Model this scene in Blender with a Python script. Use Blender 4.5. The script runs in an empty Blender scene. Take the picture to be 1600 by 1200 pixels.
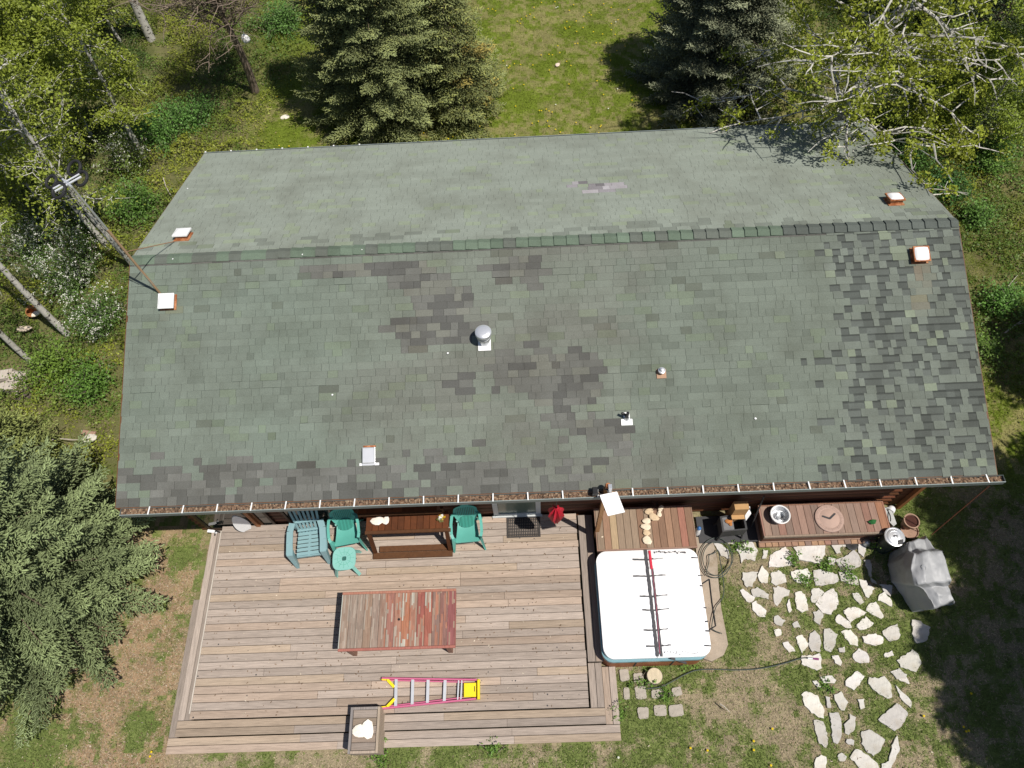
import bpy, math, random
import numpy as np
from mathutils import Vector, Matrix

# ---------------------------------------------------------------- camera, sky, sun, exposure
SC = bpy.context.scene
COL = SC.collection
CAM = np.array([-0.29465, -9.04129, 15.08513])
PITCH, ROLL, YAW, FPX = 1.0583418, -0.0822340, -0.0467680, 1151.513
def cam_axes():
    cp, sp, cy, sy = math.cos(PITCH), math.sin(PITCH), math.cos(YAW), math.sin(YAW)
    f = np.array([sy*cp, cy*cp, -sp]); r = np.array([cy, -sy, 0.0]); u = np.cross(r, f)
    cr, sr = math.cos(ROLL), math.sin(ROLL)
    return cr*r+sr*u, -sr*r+cr*u, f
CR, CU, CF = cam_axes()
cam = bpy.data.cameras.new('camera'); cob = bpy.data.objects.new('camera', cam); COL.objects.link(cob)
cam.sensor_fit = 'HORIZONTAL'; cam.sensor_width = 36; cam.lens = FPX/1600*36
cam.clip_start = 0.1; cam.clip_end = 2000
m = Matrix.Identity(4)
for i in range(3):
    m[i][0], m[i][1], m[i][2], m[i][3] = CR[i], CU[i], -CF[i], CAM[i]
cob.matrix_world = m
SC.camera = cob

SUN_EL, SUN_AZ = math.radians(64), math.radians(31)      # azimuth measured from +x towards -y
SDIR = Vector((math.cos(SUN_EL)*math.cos(SUN_AZ), -math.cos(SUN_EL)*math.sin(SUN_AZ), math.sin(SUN_EL)))
W = bpy.data.worlds.new('World'); SC.world = W; W.use_nodes = True
nt = W.node_tree; bg = nt.nodes['Background']
sky = nt.nodes.new('ShaderNodeTexSky'); sky.sky_type = 'NISHITA'; sky.sun_disc = False
sky.sun_elevation = SUN_EL; sky.sun_rotation = math.atan2(SDIR.x, SDIR.y)
nt.links.new(sky.outputs[0], bg.inputs[0]); bg.inputs[1].default_value = 0.058
sl = bpy.data.lights.new('sun', 'SUN'); sl.energy = 4.1; sl.angle = math.radians(0.53); sl.color = (1, 0.95, 0.875)
so = bpy.data.objects.new('sun', sl); COL.objects.link(so)
so.rotation_euler = SDIR.to_track_quat('Z', 'Y').to_euler(); so.location = (20, -20, 40)
SC.view_settings.view_transform = 'Standard'; SC.view_settings.look = 'None'
SC.view_settings.exposure = 0.3; SC.view_settings.gamma = 1.0; SC.view_settings.use_curve_mapping = False

# ---------------------------------------------------------------- helpers
random.seed(7)
def P(px, py, z):
    """world point at height z seen at photo pixel (px, py): used to read real positions off the survey photo"""
    d = (px-800)*CR-(py-600)*CU+FPX*CF
    q = CAM+d*((z-CAM[2])/d[2]); return (float(q[0]), float(q[1]), float(q[2]))
def P2(px, py, z): return P(px, py, z)[:2]
HW, HL, ZE, ZR = 4.356, 7.7, 2.9, 4.395     # half width and half length of roof, eave and ridge height
def PR(px, py, side=1):
    d = (px-800)*CR-(py-600)*CU+FPX*CF; k = side*(ZR-ZE)/HW
    t = -(CAM[2]-ZR-k*CAM[1])/(d[2]-k*d[1]); q = CAM+d*t
    return (float(q[0]), float(q[1]), float(q[2]))
def lin(c):
    return tuple(((v/255)/12.92 if v/255 <= 0.04045 else ((v/255+0.055)/1.055)**2.4) for v in c)

MATS = {}
def mat(name, rgb=(.5, .5, .5), rough=.8, metal=0, attr=False, nscale=8, namt=.15, bump=0, bscale=40, stretch=(1, 1, 1),
        spec=.3, alpha=None, trans=0, c2=None, c2scale=3, c2lo=.45, c2hi=.6, coat=0, sheen=0, sub=0):
    """rgb: linear base colour; attr: multiply by the mesh's own 'tint' colour; namt: brightness noise; c2: second colour in patches"""
    if name in MATS: return MATS[name]
    M = bpy.data.materials.new(name); M.use_nodes = True; n = M.node_tree; N = n.nodes; L = n.links
    b = N['Principled BSDF']; b.inputs['Roughness'].default_value = rough; b.inputs['Metallic'].default_value = metal
    b.inputs['Specular IOR Level'].default_value = spec
    if coat: b.inputs['Coat Weight'].default_value = coat
    tc = N.new('ShaderNodeTexCoord'); mp = N.new('ShaderNodeMapping'); mp.inputs['Scale'].default_value = stretch
    L.new(tc.outputs['Object'], mp.inputs[0])
    base = N.new('ShaderNodeRGB'); base.outputs[0].default_value = (*rgb, 1); out = base.outputs[0]
    if c2:
        nz = N.new('ShaderNodeTexNoise'); nz.inputs['Scale'].default_value = c2scale; nz.inputs['Detail'].default_value = 6
        nz.inputs['Roughness'].default_value = .65; L.new(mp.outputs[0], nz.inputs[0])
        mr = N.new('ShaderNodeMapRange'); mr.inputs[1].default_value = c2lo; mr.inputs[2].default_value = c2hi
        L.new(nz.outputs[0], mr.inputs[0])
        mx = N.new('ShaderNodeMixRGB'); L.new(mr.outputs[0], mx.inputs[0]); L.new(out, mx.inputs[1]); mx.inputs[2].default_value = (*c2, 1)
        out = mx.outputs[0]
    if attr:
        at = N.new('ShaderNodeAttribute'); at.attribute_name = 'tint'
        mx = N.new('ShaderNodeMixRGB'); mx.blend_type = 'MULTIPLY'; mx.inputs[0].default_value = 1
        L.new(out, mx.inputs[1]); L.new(at.outputs['Color'], mx.inputs[2]); out = mx.outputs[0]
    if namt:
        nz = N.new('ShaderNodeTexNoise'); nz.inputs['Scale'].default_value = nscale; nz.inputs['Detail'].default_value = 5
        nz.inputs['Roughness'].default_value = .7
        L.new(mp.outputs[0], nz.inputs[0])
        mr = N.new('ShaderNodeMapRange'); mr.inputs[1].default_value = .25; mr.inputs[2].default_value = .75
        mr.inputs[3].default_value = 1-namt; mr.inputs[4].default_value = 1+namt; L.new(nz.outputs[0], mr.inputs[0])
        mx = N.new('ShaderNodeVectorMath'); mx.operation = 'SCALE'; L.new(out, mx.inputs[0]); L.new(mr.outputs[0], mx.inputs['Scale'])
        out = mx.outputs[0]
    L.new(out, b.inputs['Base Color'])
    if bump:
        nz = N.new('ShaderNodeTexNoise'); nz.inputs['Scale'].default_value = bscale; nz.inputs['Detail'].default_value = 4
        L.new(mp.outputs[0], nz.inputs[0]); bp = N.new('ShaderNodeBump'); bp.inputs['Strength'].default_value = bump
        bp.inputs['Distance'].default_value = .01; L.new(nz.outputs[0], bp.inputs['Height']); L.new(bp.outputs[0], b.inputs['Normal'])
    if trans:   # leaves: let some light through
        t = N.new('ShaderNodeBsdfTranslucent'); L.new(out, t.inputs[0]); ms = N.new('ShaderNodeMixShader'); ms.inputs[0].default_value = trans
        L.new(b.outputs[0], ms.inputs[1]); L.new(t.outputs[0], ms.inputs[2]); L.new(ms.outputs[0], N['Material Output'].inputs[0])
    MATS[name] = M; return M

def link(o, parent=None):
    COL.objects.link(o)
    if parent is not None: o.parent = parent
    return o
def tag(o, label=None, cat=None, group=None, kind=None):
    if label: o['label'] = label
    if cat: o['category'] = cat
    if group: o['group'] = group
    if kind: o['kind'] = kind
    return o
def thing(name, label, cat, loc=(0, 0, 0), rz=0, group=None):
    o = bpy.data.objects.new(name, None); o.empty_display_size = .2; link(o)
    o.location = loc; o.rotation_euler = (0, 0, rz); return tag(o, label, cat, group)

class MB:
    """collects shapes of ONE part; faces keep a tint colour each"""
    def __init__(s): s.v = []; s.f = []; s.c = []; s.n = 0
    def add(s, v, f, c=(1, 1, 1)):
        b = s.n; s.v.extend([tuple(q) for q in v]); s.n = len(s.v)
        s.f.extend([tuple(i+b for i in q) for q in f]); s.c.extend([c]*len(f)); return s
    def box(s, a, b, c=(1, 1, 1), bev=0):
        x0, y0, z0 = [min(a[i], b[i]) for i in range(3)]; x1, y1, z1 = [max(a[i], b[i]) for i in range(3)]
        if bev <= 0:
            return s.add([(x0,y0,z0),(x1,y0,z0),(x1,y1,z0),(x0,y1,z0),(x0,y0,z1),(x1,y0,z1),(x1,y1,z1),(x0,y1,z1)],
                  [(0,3,2,1),(4,5,6,7),(0,1,5,4),(1,2,6,5),(2,3,7,6),(3,0,4,7)], c)
        e = min(bev, (x1-x0)*.45, (y1-y0)*.45, (z1-z0)*.9)
        v = [(x0,y0,z0),(x1,y0,z0),(x1,y1,z0),(x0,y1,z0),(x0,y0,z1-e),(x1,y0,z1-e),(x1,y1,z1-e),(x0,y1,z1-e),
             (x0+e,y0+e,z1),(x1-e,y0+e,z1),(x1-e,y1-e,z1),(x0+e,y1-e,z1)]
        return s.add(v, [(0,3,2,1),(0,1,5,4),(1,2,6,5),(2,3,7,6),(3,0,4,7),(4,5,9,8),(5,6,10,9),(6,7,11,10),(7,4,8,11),(8,9,10,11)], c)
    def bar(s, a, b, w, h, c=(1, 1, 1), up=(0, 0, 1)):
        """rectangular bar from a to b, w across, h along 'up'"""
        a = Vector(a); b = Vector(b); d = (b-a).normalized(); u = Vector(up)
        if abs(d.dot(u)) > .98: u = Vector((0, 1, 0))
        sd = d.cross(u).normalized()*w/2; uu = sd.cross(d).normalized()*h/2
        v = [a-sd-uu, a+sd-uu, a+sd+uu, a-sd+uu, b-sd-uu, b+sd-uu, b+sd+uu, b-sd+uu]
        return s.add(v, [(0,1,2,3),(7,6,5,4),(0,4,5,1),(1,5,6,2),(2,6,7,3),(3,7,4,0)], c)
    def tube(s, pts, r, c=(1, 1, 1), n=8, cap=True):
        pts = [Vector(p) for p in pts]; rs = r if isinstance(r, (list, tuple)) else [r]*len(pts); b = []
        ref = Vector((0, 0, 1))
        for i, p in enumerate(pts):
            d = (pts[min(i+1, len(pts)-1)]-pts[max(i-1, 0)]).normalized()
            if abs(d.dot(ref)) > .95: q = Vector((1, 0, 0))
            else: q = ref
            a = d.cross(q).normalized(); e = d.cross(a)
            b.append([p+(a*math.cos(t)+e*math.sin(t))*rs[i] for t in [2*math.pi*k/n for k in range(n)]])
        v = [q for r_ in b for q in r_]; f = []
        for i in range(len(pts)-1):
            for k in range(n): f.append((i*n+k, i*n+(k+1) % n, (i+1)*n+(k+1) % n, (i+1)*n+k))
        if cap: f.append(tuple(range(n))[::-1]); f.append(tuple((len(pts)-1)*n+k for k in range(n)))
        return s.add(v, f, c)
    def lathe(s, prof, loc=(0, 0, 0), n=24, c=(1, 1, 1), sx=1, sy=1, cols=None):
        v = []; f = []; cc = []
        for (r, z) in prof:
            for k in range(n):
                t = 2*math.pi*k/n; v.append((loc[0]+r*math.cos(t)*sx, loc[1]+r*math.sin(t)*sy, loc[2]+z))
        for i in range(len(prof)-1):
            for k in range(n):
                f.append((i*n+k, i*n+(k+1) % n, (i+1)*n+(k+1) % n, (i+1)*n+k)); cc.append(cols[i] if cols else c)
        b = s.n; s.add(v, f, c)
        if cols: s.c[-len(f):] = cc
        return s
    def prism(s, poly, z0, z1, c=(1, 1, 1), inset=0, side=None):
        n = len(poly); cx = sum(p[0] for p in poly)/n; cy = sum(p[1] for p in poly)/n; k = 1-inset
        if sum(poly[i][0]*poly[(i+1) % n][1]-poly[(i+1) % n][0]*poly[i][1] for i in range(n)) < 0: poly = poly[::-1]
        v = [(p[0], p[1], z0) for p in poly]+[(cx+(p[0]-cx)*k, cy+(p[1]-cy)*k, z1) for p in poly]
        f = [tuple(range(n))[::-1], tuple(range(n, 2*n))]+[(i, (i+1) % n, n+(i+1) % n, n+i) for i in range(n)]
        s.add(v, f, c)
        if side: s.c[-n:] = [side]*n
        return s
    def disc(s, loc, r, n=24, c=(1, 1, 1), sx=1, sy=1):
        return s.add([(loc[0]+r*sx*math.cos(2*math.pi*k/n), loc[1]+r*sy*math.sin(2*math.pi*k/n), loc[2]) for k in range(n)], [tuple(range(n))], c)
    def xf(s, M):
        s.v = [tuple(M @ Vector(q)) for q in s.v]; return s
    def build(s, name, material, parent=None, smooth=False, ang=40):
        me = bpy.data.meshes.new(name); me.from_pydata(s.v, [], s.f); me.materials.append(material)
        if any(q != (1, 1, 1) for q in s.c):
            a = me.attributes.new('tint', 'FLOAT_COLOR', 'FACE')
            a.data.foreach_set('color', np.array([(*q, 1) for q in s.c], 'f').ravel())
        else:
            a = me.attributes.new('tint', 'FLOAT_COLOR', 'FACE'); a.data.foreach_set('color', np.ones(len(s.f)*4, 'f'))
        if smooth:
            me.polygons.foreach_set('use_smooth', [True]*len(me.polygons))
            try: me.set_sharp_from_angle(angle=math.radians(ang))
            except Exception: pass
        me.update(); return link(bpy.data.objects.new(name, me), parent)

def npmesh(name, V, F, C, material, parent=None, smooth=False):
    """V (n,3), F (m,3|4) index array, C (m,3) face tints"""
    k = F.shape[1]; me = bpy.data.meshes.new(name)
    me.vertices.add(len(V)); me.vertices.foreach_set('co', np.ascontiguousarray(V, 'f').ravel())
    me.loops.add(F.size); me.loops.foreach_set('vertex_index', np.ascontiguousarray(F, 'i').ravel())
    me.polygons.add(len(F)); me.polygons.foreach_set('loop_start', np.arange(0, F.size, k, dtype='i'))
    me.polygons.foreach_set('use_smooth', np.full(len(F), bool(smooth)))
    me.update(calc_edges=True)
    a = me.attributes.new('tint', 'FLOAT_COLOR', 'FACE'); a.data.foreach_set('color', np.hstack([C, np.ones((len(C), 1))]).astype('f').ravel())
    me.materials.append(material); me.validate(); return link(bpy.data.objects.new(name, me), parent)

RNG = np.random.default_rng(11)
def vnoise(x, y, s, seed=0):
    """smooth value noise 0..1"""
    x = np.asarray(x)*s+seed*17.3; y = np.asarray(y)*s+seed*9.1
    xi = np.floor(x).astype(np.int64); yi = np.floor(y).astype(np.int64); fx = x-xi; fy = y-yi
    fx = fx*fx*(3-2*fx); fy = fy*fy*(3-2*fy)
    def h(a, b):
        q = (a*374761393+b*668265263+seed*2246822519) & 0xffffffff
        q = ((q ^ (q >> 13))*1274126177) & 0xffffffff
        return ((q ^ (q >> 16)) & 0xffff)/65535.0
    return (h(xi, yi)*(1-fx)+h(xi+1, yi)*fx)*(1-fy)+(h(xi, yi+1)*(1-fx)+h(xi+1, yi+1)*fx)*fy
def fbm(x, y, s, seed=0, o=4):
    t = 0; a = .5; w = 0
    for i in range(o): t = t+a*vnoise(x, y, s*2**i, seed+i); w += a; a *= .55
    return t/w

# ---------------------------------------------------------------- materials
m_leaf = mat('leaf', attr=True, rgb=(1, 1, 1), rough=.5, nscale=3, namt=.12, trans=.3)
m_needle = mat('needles', attr=True, rgb=(1, 1, 1), rough=.6, nscale=5, namt=.15, trans=.08)
m_grass = mat('grass_blades', attr=True, rgb=(1, 1, 1), rough=.7, namt=0, trans=.22, spec=.1)
m_bark = mat('bark', attr=True, rgb=(1, 1, 1), rough=.9, nscale=14, namt=.35, bump=.6, bscale=30)
m_aspen = mat('aspen_bark', rgb=(.52, .50, .45), rough=.8, nscale=6, namt=.2, c2=(.05, .045, .04), c2scale=7, c2lo=.53, c2hi=.60, stretch=(1, 1, 1.8))
m_shingle = mat('asphalt_shingle', attr=True, rgb=(1, 1, 1), c2=(.80, .785, .77), c2scale=1.1, c2lo=.42, c2hi=.68, rough=.95, nscale=90, namt=.34, bump=.6, bscale=200, spec=.15)
m_felt = mat('roof_felt', rgb=(.035, .037, .035), rough=.95)
m_log = mat('stained_log', attr=True, rgb=(.15, .058, .027), rough=.55, nscale=5, namt=.35, stretch=(.4, 6, 6), spec=.4)
m_trim = mat('brown_trim', attr=True, rgb=(.20, .085, .035), rough=.6, nscale=6, namt=.25)
m_deck = mat('weathered_decking', attr=True, rgb=(1, 1, 1), rough=.85, c2=(.84, .82, .80), c2scale=.35, c2lo=.45, c2hi=.75, nscale=7, namt=.38, stretch=(.5, 12, 12), bump=.3, bscale=14)
m_decky = mat('weathered_decking_across', attr=True, rgb=(1, 1, 1), rough=.85, nscale=7, namt=.38, stretch=(12, .5, 12), bump=.3, bscale=14)
m_redtab = mat('peeling_red_paint', attr=True, rgb=(.88, 1.0, 1.0), rough=.7, nscale=5, namt=.35, stretch=(14, .8, 5), c2=(.8, .75, .7), c2scale=3, c2lo=.5, c2hi=.7)
m_redwood = mat('faded_redwood', attr=True, rgb=(.86, 1.03, 1.06), rough=.75, nscale=6, namt=.3, stretch=(14, .8, 5))
m_white = mat('white_enamel', rgb=(.80, .80, .80), rough=.45, nscale=5, namt=.04)
m_vinyl = mat('white_vinyl', rgb=(.86, .86, .87), rough=.4, nscale=3, namt=.02, bump=.08, bscale=6)
m_rust = mat('rusted_steel', rgb=(.30, .10, .035), rough=.8, nscale=20, namt=.4, c2=(.42, .20, .10), c2scale=18)
m_galv = mat('galvanised_metal', rgb=(.62, .64, .66), rough=.35, metal=.75, nscale=9, namt=.1)
m_alu = mat('aluminium', rgb=(.75, .76, .78), rough=.35, metal=.6, nscale=9, namt=.06)
m_gut = mat('gutter_paint', attr=True, rgb=(.15, .175, .17), rough=.5, namt=.1)
m_gutw = mat('white_strap', rgb=(.78, .79, .78), rough=.5, namt=.05)
m_debris = mat('needle_litter', attr=True, rgb=(1, 1, 1), rough=.95, nscale=60, namt=.5, bump=1, bscale=90)
m_black = mat('black_plastic', rgb=(.018, .018, .019), rough=.45)
m_rubber = mat('black_rubber', rgb=(.02, .02, .022), rough=.65, namt=.1)
m_stone = mat('pale_flagstone', attr=True, rgb=(.56, .54, .505), rough=.9, nscale=9, namt=.2, bump=.6, bscale=22, c2=(.38, .34, .28), c2scale=4, c2lo=.50, c2hi=.75)
m_rock = mat('cream_stone', attr=True, rgb=(.62, .55, .45), rough=.9, nscale=12, namt=.2, bump=.6, bscale=18)
m_paver = mat('concrete_paver', rgb=(.36, .32, .27), rough=.95, nscale=12, namt=.18, bump=.4, bscale=60)
m_concrete = mat('concrete', rgb=(.36, .30, .235), rough=.95, nscale=4, namt=.2, bump=.3, bscale=50, c2=(.22, .17, .11), c2scale=2.5, c2lo=.55, c2hi=.75)
m_teal = mat('teal_plastic', attr=True, rgb=(1, 1, 1), rough=.45, nscale=4, namt=.06, spec=.4)
m_cab = mat('tub_cabinet', rgb=(.33, .12, .055), rough=.6, nscale=6, namt=.15, stretch=(4, 4, .6))
m_rim = mat('tub_shell', rgb=(.16, .29, .33), rough=.3, nscale=4, namt=.1)
m_tape = mat('duct_tape', rgb=(.06, .06, .065), rough=.6, nscale=40, namt=.5)
m_redtape = mat('red_strip', rgb=(.55, .02, .05), rough=.6, nscale=40, namt=.2)
m_redcloth = mat('red_cloth', rgb=(.45, .012, .03), rough=.6, namt=.15)
m_pink = mat('ladder_rail', rgb=(.50, .12, .22), rough=.5, nscale=20, namt=.15, stretch=(1, 8, 8))
m_yellow = mat('yellow_plastic', rgb=(.80, .62, .015), rough=.45, namt=.05)
m_glass = mat('dark_glass', rgb=(.02, .03, .027), rough=.06, spec=.6, namt=0)
m_screen = mat('green_screen_glass', rgb=(.13, .17, .135), rough=.25, spec=.5, namt=.1)
m_frame = mat('door_frame_paint', rgb=(.55, .57, .56), rough=.5, namt=.06)
m_mat = mat('rubber_mat', rgb=(.05, .045, .042), rough=.9, nscale=30, namt=.3)
m_grill = mat('grey_vinyl_cover', rgb=(.31, .315, .325), rough=.5, nscale=3, namt=.1, bump=.9, bscale=9, spec=.5)
m_brick = mat('brick', attr=True, rgb=(1, 1, 1), rough=.9, nscale=20, namt=.2, bump=.3)
m_pot = mat('terracotta', rgb=(.33, .21, .15), rough=.85, nscale=10, namt=.2)
m_soil = mat('dark_soil', rgb=(.06, .022, .016), rough=.95, nscale=30, namt=.4)
m_card = mat('cardboard', rgb=(.45, .27, .12), rough=.85, namt=.1)
m_iron = mat('dark_iron', rgb=(.045, .045, .048), rough=.6, nscale=12, namt=.25)
m_ash = mat('grey_ash', rgb=(.16, .16, .165), rough=.9, nscale=10, namt=.3)
m_orange = mat('orange_leaves', rgb=(.42, .17, .05), rough=.8, nscale=20, namt=.3)
m_hose = mat('hose_rubber', rgb=(.055, .07, .062), rough=.5, namt=.1)
m_green = mat('green_enamel', rgb=(.02, .11, .03), rough=.4, namt=.2)
m_copper = mat('tan_copper', rgb=(.34, .20, .12), rough=.55, namt=.2)
m_disc = mat('stoneware_disc', attr=True, rgb=(.40, .29, .245), rough=.8, nscale=10, namt=.08)
m_wood = mat('plain_wood', attr=True, rgb=(.34, .19, .09), rough=.75, nscale=8, namt=.25, stretch=(2, 2, .4))
m_greylog = mat('grey_split_wood', attr=True, rgb=(.40, .37, .33), rough=.9, nscale=10, namt=.25, stretch=(6, 1, 1), bump=.5, bscale=20)
m_blue = mat('blue_plastic', rgb=(.05, .16, .40), rough=.4)
m_flower = mat('petals', attr=True, rgb=(1, 1, 1), rough=.6, namt=0, trans=.2)

# ---------------------------------------------------------------- ground
def ss(a, b, t): t = np.clip((t-a)/(b-a), 0, 1); return t*t*(3-2*t)
def mixc(a, b, t): return np.asarray(a)*(1-t[..., None])+np.asarray(b)*t[..., None]
GREEN_BLOBS = [(P2(*q, 0), r) for q, r in [((1325, 893), .28), ((1262, 905), .22), ((1290, 885), .25), ((1130, 960), .5), ((1145, 1000), .4), ((1245, 1065), .33),
    ((1010, 1125), .35), ((975, 1135), .3), ((1050, 1130), .3), ((620, 1180), .35), ((768, 1165), .22), ((215, 1135), .35), ((60, 1185), .5), ((40, 1175), .6),
    ((1440, 860), .45), ((1460, 820), .5), ((1330, 1180), .0), ((1075, 1045), .25), ((1030, 1035), .3), ((960, 1100), .25), ((290, 865), .3), ((1410, 1010), .5),
    ((1350, 960), .3), ((1290, 1010), .2), ((1380, 1120), .3), ((1180, 1190), .3), ((900, 1185), .3), ((700, 1185), .25), ((1145, 850), .2), ((1195, 860), .15),
    ((1470, 850), .4), ((930, 50), .5), ((890, 45), .4), ((450, 60), .9), ((440, 130), .7), ((440, 215), .7), ((260, 180), .8), ((820, 160), .6)]]
def green_amount(x, y):
    """0 straw .. 1 fresh grass"""
    n = fbm(x, y, .55, 3, 4); n2 = fbm(x, y, 2.2, 9, 3); n3 = fbm(x, y, 7, 5, 2)
    t = .28*n+.30*n2+.42*n3
    front = ss(-2.5, -4.5, y)
    t = t+.035-.036*front-.015*front*ss(-6.5, -8, x)
    g = ss(.42, .62, t)
    for (c, r) in GREEN_BLOBS:
        if r <= 0: continue
        d = np.hypot(x-c[0], y-c[1])/r; g = np.maximum(g, ss(1.25, .7, d+(n3-.5)*1.3+(n2-.5)*1.2))
    return g
def wild(x, y):
    """1 where the plot is overgrown: left strip, behind left, right strip"""
    e = (fbm(x, y, .5, 21, 3)-.5)*2.2
    a = ss(-8.0, -8.9, x+e*.5)*ss(-3.2, -2.0, y+e*.4)
    a = a*np.maximum(ss(-7.0, -9.5, x+e), 0)
    a = np.maximum(a, ss(-6.6, -8.8, x+e)*ss(3, 5, y)*ss(13.5, 10.5, y+e))
    b = ss(7.9, 8.5, x+e*.25)*ss(-2.2, .4, y+e)*.8
    c = ss(8.5, 10.0, x+e)*ss(5, 6.5, y+e)
    d = ss(14, 15.5, y+e)*.7
    return np.clip(np.maximum(np.maximum(a, b), np.maximum(c, d)), 0, 1)
def groundcol(x, y, fine=True):
    g = green_amount(x, y); w = wild(x, y)
    front = ss(-2.5, -4.5, y); pin = ss(-7.0, -7.6, x)*front
    straw = mixc((.235, .22, .085), (.295, .245, .155), front); straw = mixc(straw, (.33, .205, .12), pin*.7)
    grn = mixc((.135, .18, .022), (.155, .19, .058), front)
    col = mixc(straw, grn, g)
    litter = mixc((.09, .10, .04), (.16, .14, .07), fbm(x, y, 1.5, 31, 3))
    col = mixc(col, litter, w*.8)
    b = fbm(x, y, 5, 41, 3); return col*(.72+.56*b)[..., None]
xs = np.concatenate([[-400, -200, -120, -80], np.arange(-60, -24, .6), np.arange(-24, 22.01, .09), np.arange(22.6, 60, .6), [80, 120, 200, 400]])
ys = np.concatenate([[-400, -200, -120, -80], np.arange(-60, -12, .6), np.arange(-12, 22.01, .09), np.arange(22.6, 60, .6), [80, 120, 200, 400]])
X, Y = np.meshgrid(xs, ys); nx, ny = len(xs), len(ys)
def gz(x, y):
    """gentle unevenness of the yard, flat round house and terrace"""
    d = np.maximum(np.maximum(np.abs(x)-9.0, 0), np.maximum(np.maximum(y-5.5, -9.5-y), 0))
    k = ss(0, 4, d); return ((fbm(x, y, .35, 51, 3)-.5)*.5)*k*ss(60, 25, np.abs(x)+np.abs(y)) + (fbm(x, y, 2.5, 55, 2)-.5)*.03-.02
Z = gz(X, Y); V = np.stack([X.ravel(), Y.ravel(), Z.ravel()], 1)
i = (np.arange(ny-1)[:, None]*nx+np.arange(nx-1)[None]).ravel(); F = np.stack([i, i+1, i+nx+1, i+nx], 1)
fc = V[F].mean(1); C = groundcol(fc[:, 0], fc[:, 1])*.85
m_ground = mat('yard_soil_and_grass', attr=True, rgb=(1, 1, 1), rough=.95, nscale=30, namt=.4, bump=1, bscale=60, spec=.1)
g = npmesh('ground', V, F, C, m_ground, smooth=True); tag(g, 'yard ground of straw coloured grass and bare soil', None, kind='structure')

# exclusion of places where nothing grows
FLAG = []      # flagstone outlines, filled below
def inside_rects(x, y):
    k = (np.abs(x) < 7.38) & (np.abs(y) < 3.95)
    k |= (x > -7.32) & (x < 1.1) & (y > -8.2) & (y < -3.9)
    k |= (x > .7) & (x < 2.75) & (y > -6.9) & (y < -3.9)
    k |= (x > 4.0) & (x < 6.5) & (y > -4.72) & (y < -3.9)
    return k

# ---------------------------------------------------------------- house
house = thing('house', 'single storey log house with a green shingle gable roof', 'house', (0, 0, 0))
WY, WX, FZ = 3.86, 7.33, .30
random.seed(3)
# log walls: one mesh per wall, rows of half round logs
def logwall(name, a, b, z0, z1, out, gable=False):
    mb = MB(); a = Vector(a); b = Vector(b); r = .105; z = z0; o = Vector(out)
    while z < z1:
        c = random.uniform(.75, 1.25); col = (c, c*random.uniform(.9, 1.08), c*.95)
        zc = z+.09
        if gable and zc > ZE-.1:
            k = max(0, 1-(zc-(ZE-.1))/(ZR-ZE)); m_ = (a+b)/2; aa = m_+(a-m_)*k; bb = m_+(b-m_)*k
            if k < .06: break
        else: aa, bb = a, b
        mb.tube([aa+Vector((0, 0, zc)), bb+Vector((0, 0, zc))], r, col, 10); z += .18
    return mb.build(name, m_log, house, smooth=True)
ex = .0   # logs cross and stick out at the corners
logwall('wall', (-WX-.08, -WY+.1, 0), (WX+.16, -WY+.1, 0), -.02, 2.62, (0, -1, 0))
logwall('wall', (-WX-ex, WY-.1, 0), (WX+ex, WY-.1, 0), -.02, 2.62, (0, 1, 0))
logwall('wall', (-WX+.1, -WY-ex, 0), (-WX+.1, WY+ex, 0), .07, ZR-.25, (-1, 0, 0), True)
logwall('wall', (WX-.1, -WY-ex, 0), (WX-.1, WY+ex, 0), .07, ZR-.25, (1, 0, 0), True)
# roof deck (felt) with thickness
SL = math.hypot(HW, ZR-ZE); nrm = Vector((0, (ZR-ZE)/SL, HW/SL))
mb = MB()
for s in (-1, 1):
    e = Vector((0, s*HW, ZE)); r_ = Vector((0, 0, ZR)); n_ = Vector((0, s*nrm.y, nrm.z))
    pts = [e+Vector((-HL, 0, 0)), e+Vector((HL, 0, 0)), r_+Vector((HL, 0, 0)), r_+Vector((-HL, 0, 0))]
    lo = [p-Vector((0, 0, .14)) for p in pts]; hi = [p-Vector((0, 0, .012)) for p in pts]
    v = lo+hi; f = [(0, 1, 2, 3), (4, 5, 6, 7), (0, 1, 5, 4), (1, 2, 6, 5), (3, 0, 4, 7)]
    mb.add(v, f)
roof = mb.build('roof', m_felt, house)
# fascia and barge boards
mb = MB()
for s in (-1, 1):
    mb.box((-HL-.02, s*(HW+.003), ZE-.20), (HL+.02, s*(HW+.028), ZE-.015), (.8, .8, .8))
    for q in (-1, 1): mb.bar((q*(HL+.018), s*HW, ZE-.10), (q*(HL+.018), 0, ZR-.10), .03, .17, (.6, .6, .6), up=(0, 0, 1))
mb.build('fascia', m_trim, house)

# shingle tabs: every tab is its own thin slab with its own colour
RS = np.random.default_rng(5)
BROWN = [(PR(x, y), rx, ry) for x, y, rx, ry in [(500, 425, .5, .09), (560, 428, .9, .12), (650, 440, .6, .3), (680, 470, .55, .35), (705, 500, .45, .4), (650, 520, .55, .25),
    (800, 430, .5, .25), (840, 440, .25, .2), (700, 520, .6, .25), (640, 545, .25, .12), (850, 590, .95, .45), (900, 570, .5, .2), (720, 605, .35, .12), (880, 620, .6, .25), (790, 575, .5, .2),
    (920, 675, .7, .25), (880, 660, .35, .15), (950, 690, .5, .15), (620, 400, 1.6, .035), (860, 385, 2.5, .05), (1100, 372, 2.2, .045)]]
RUSTY = [(PR(1439, 428), .20, .45), (PR(1441, 470), .12, .35), (PR(264, 492), .15, .15)]
GREY = [(PR(x, y, -1), rx, ry) for x, y, rx, ry in [(925, 289, .62, .26), (905, 285, .36, .18), (950, 291, .30, .2)]]
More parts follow.
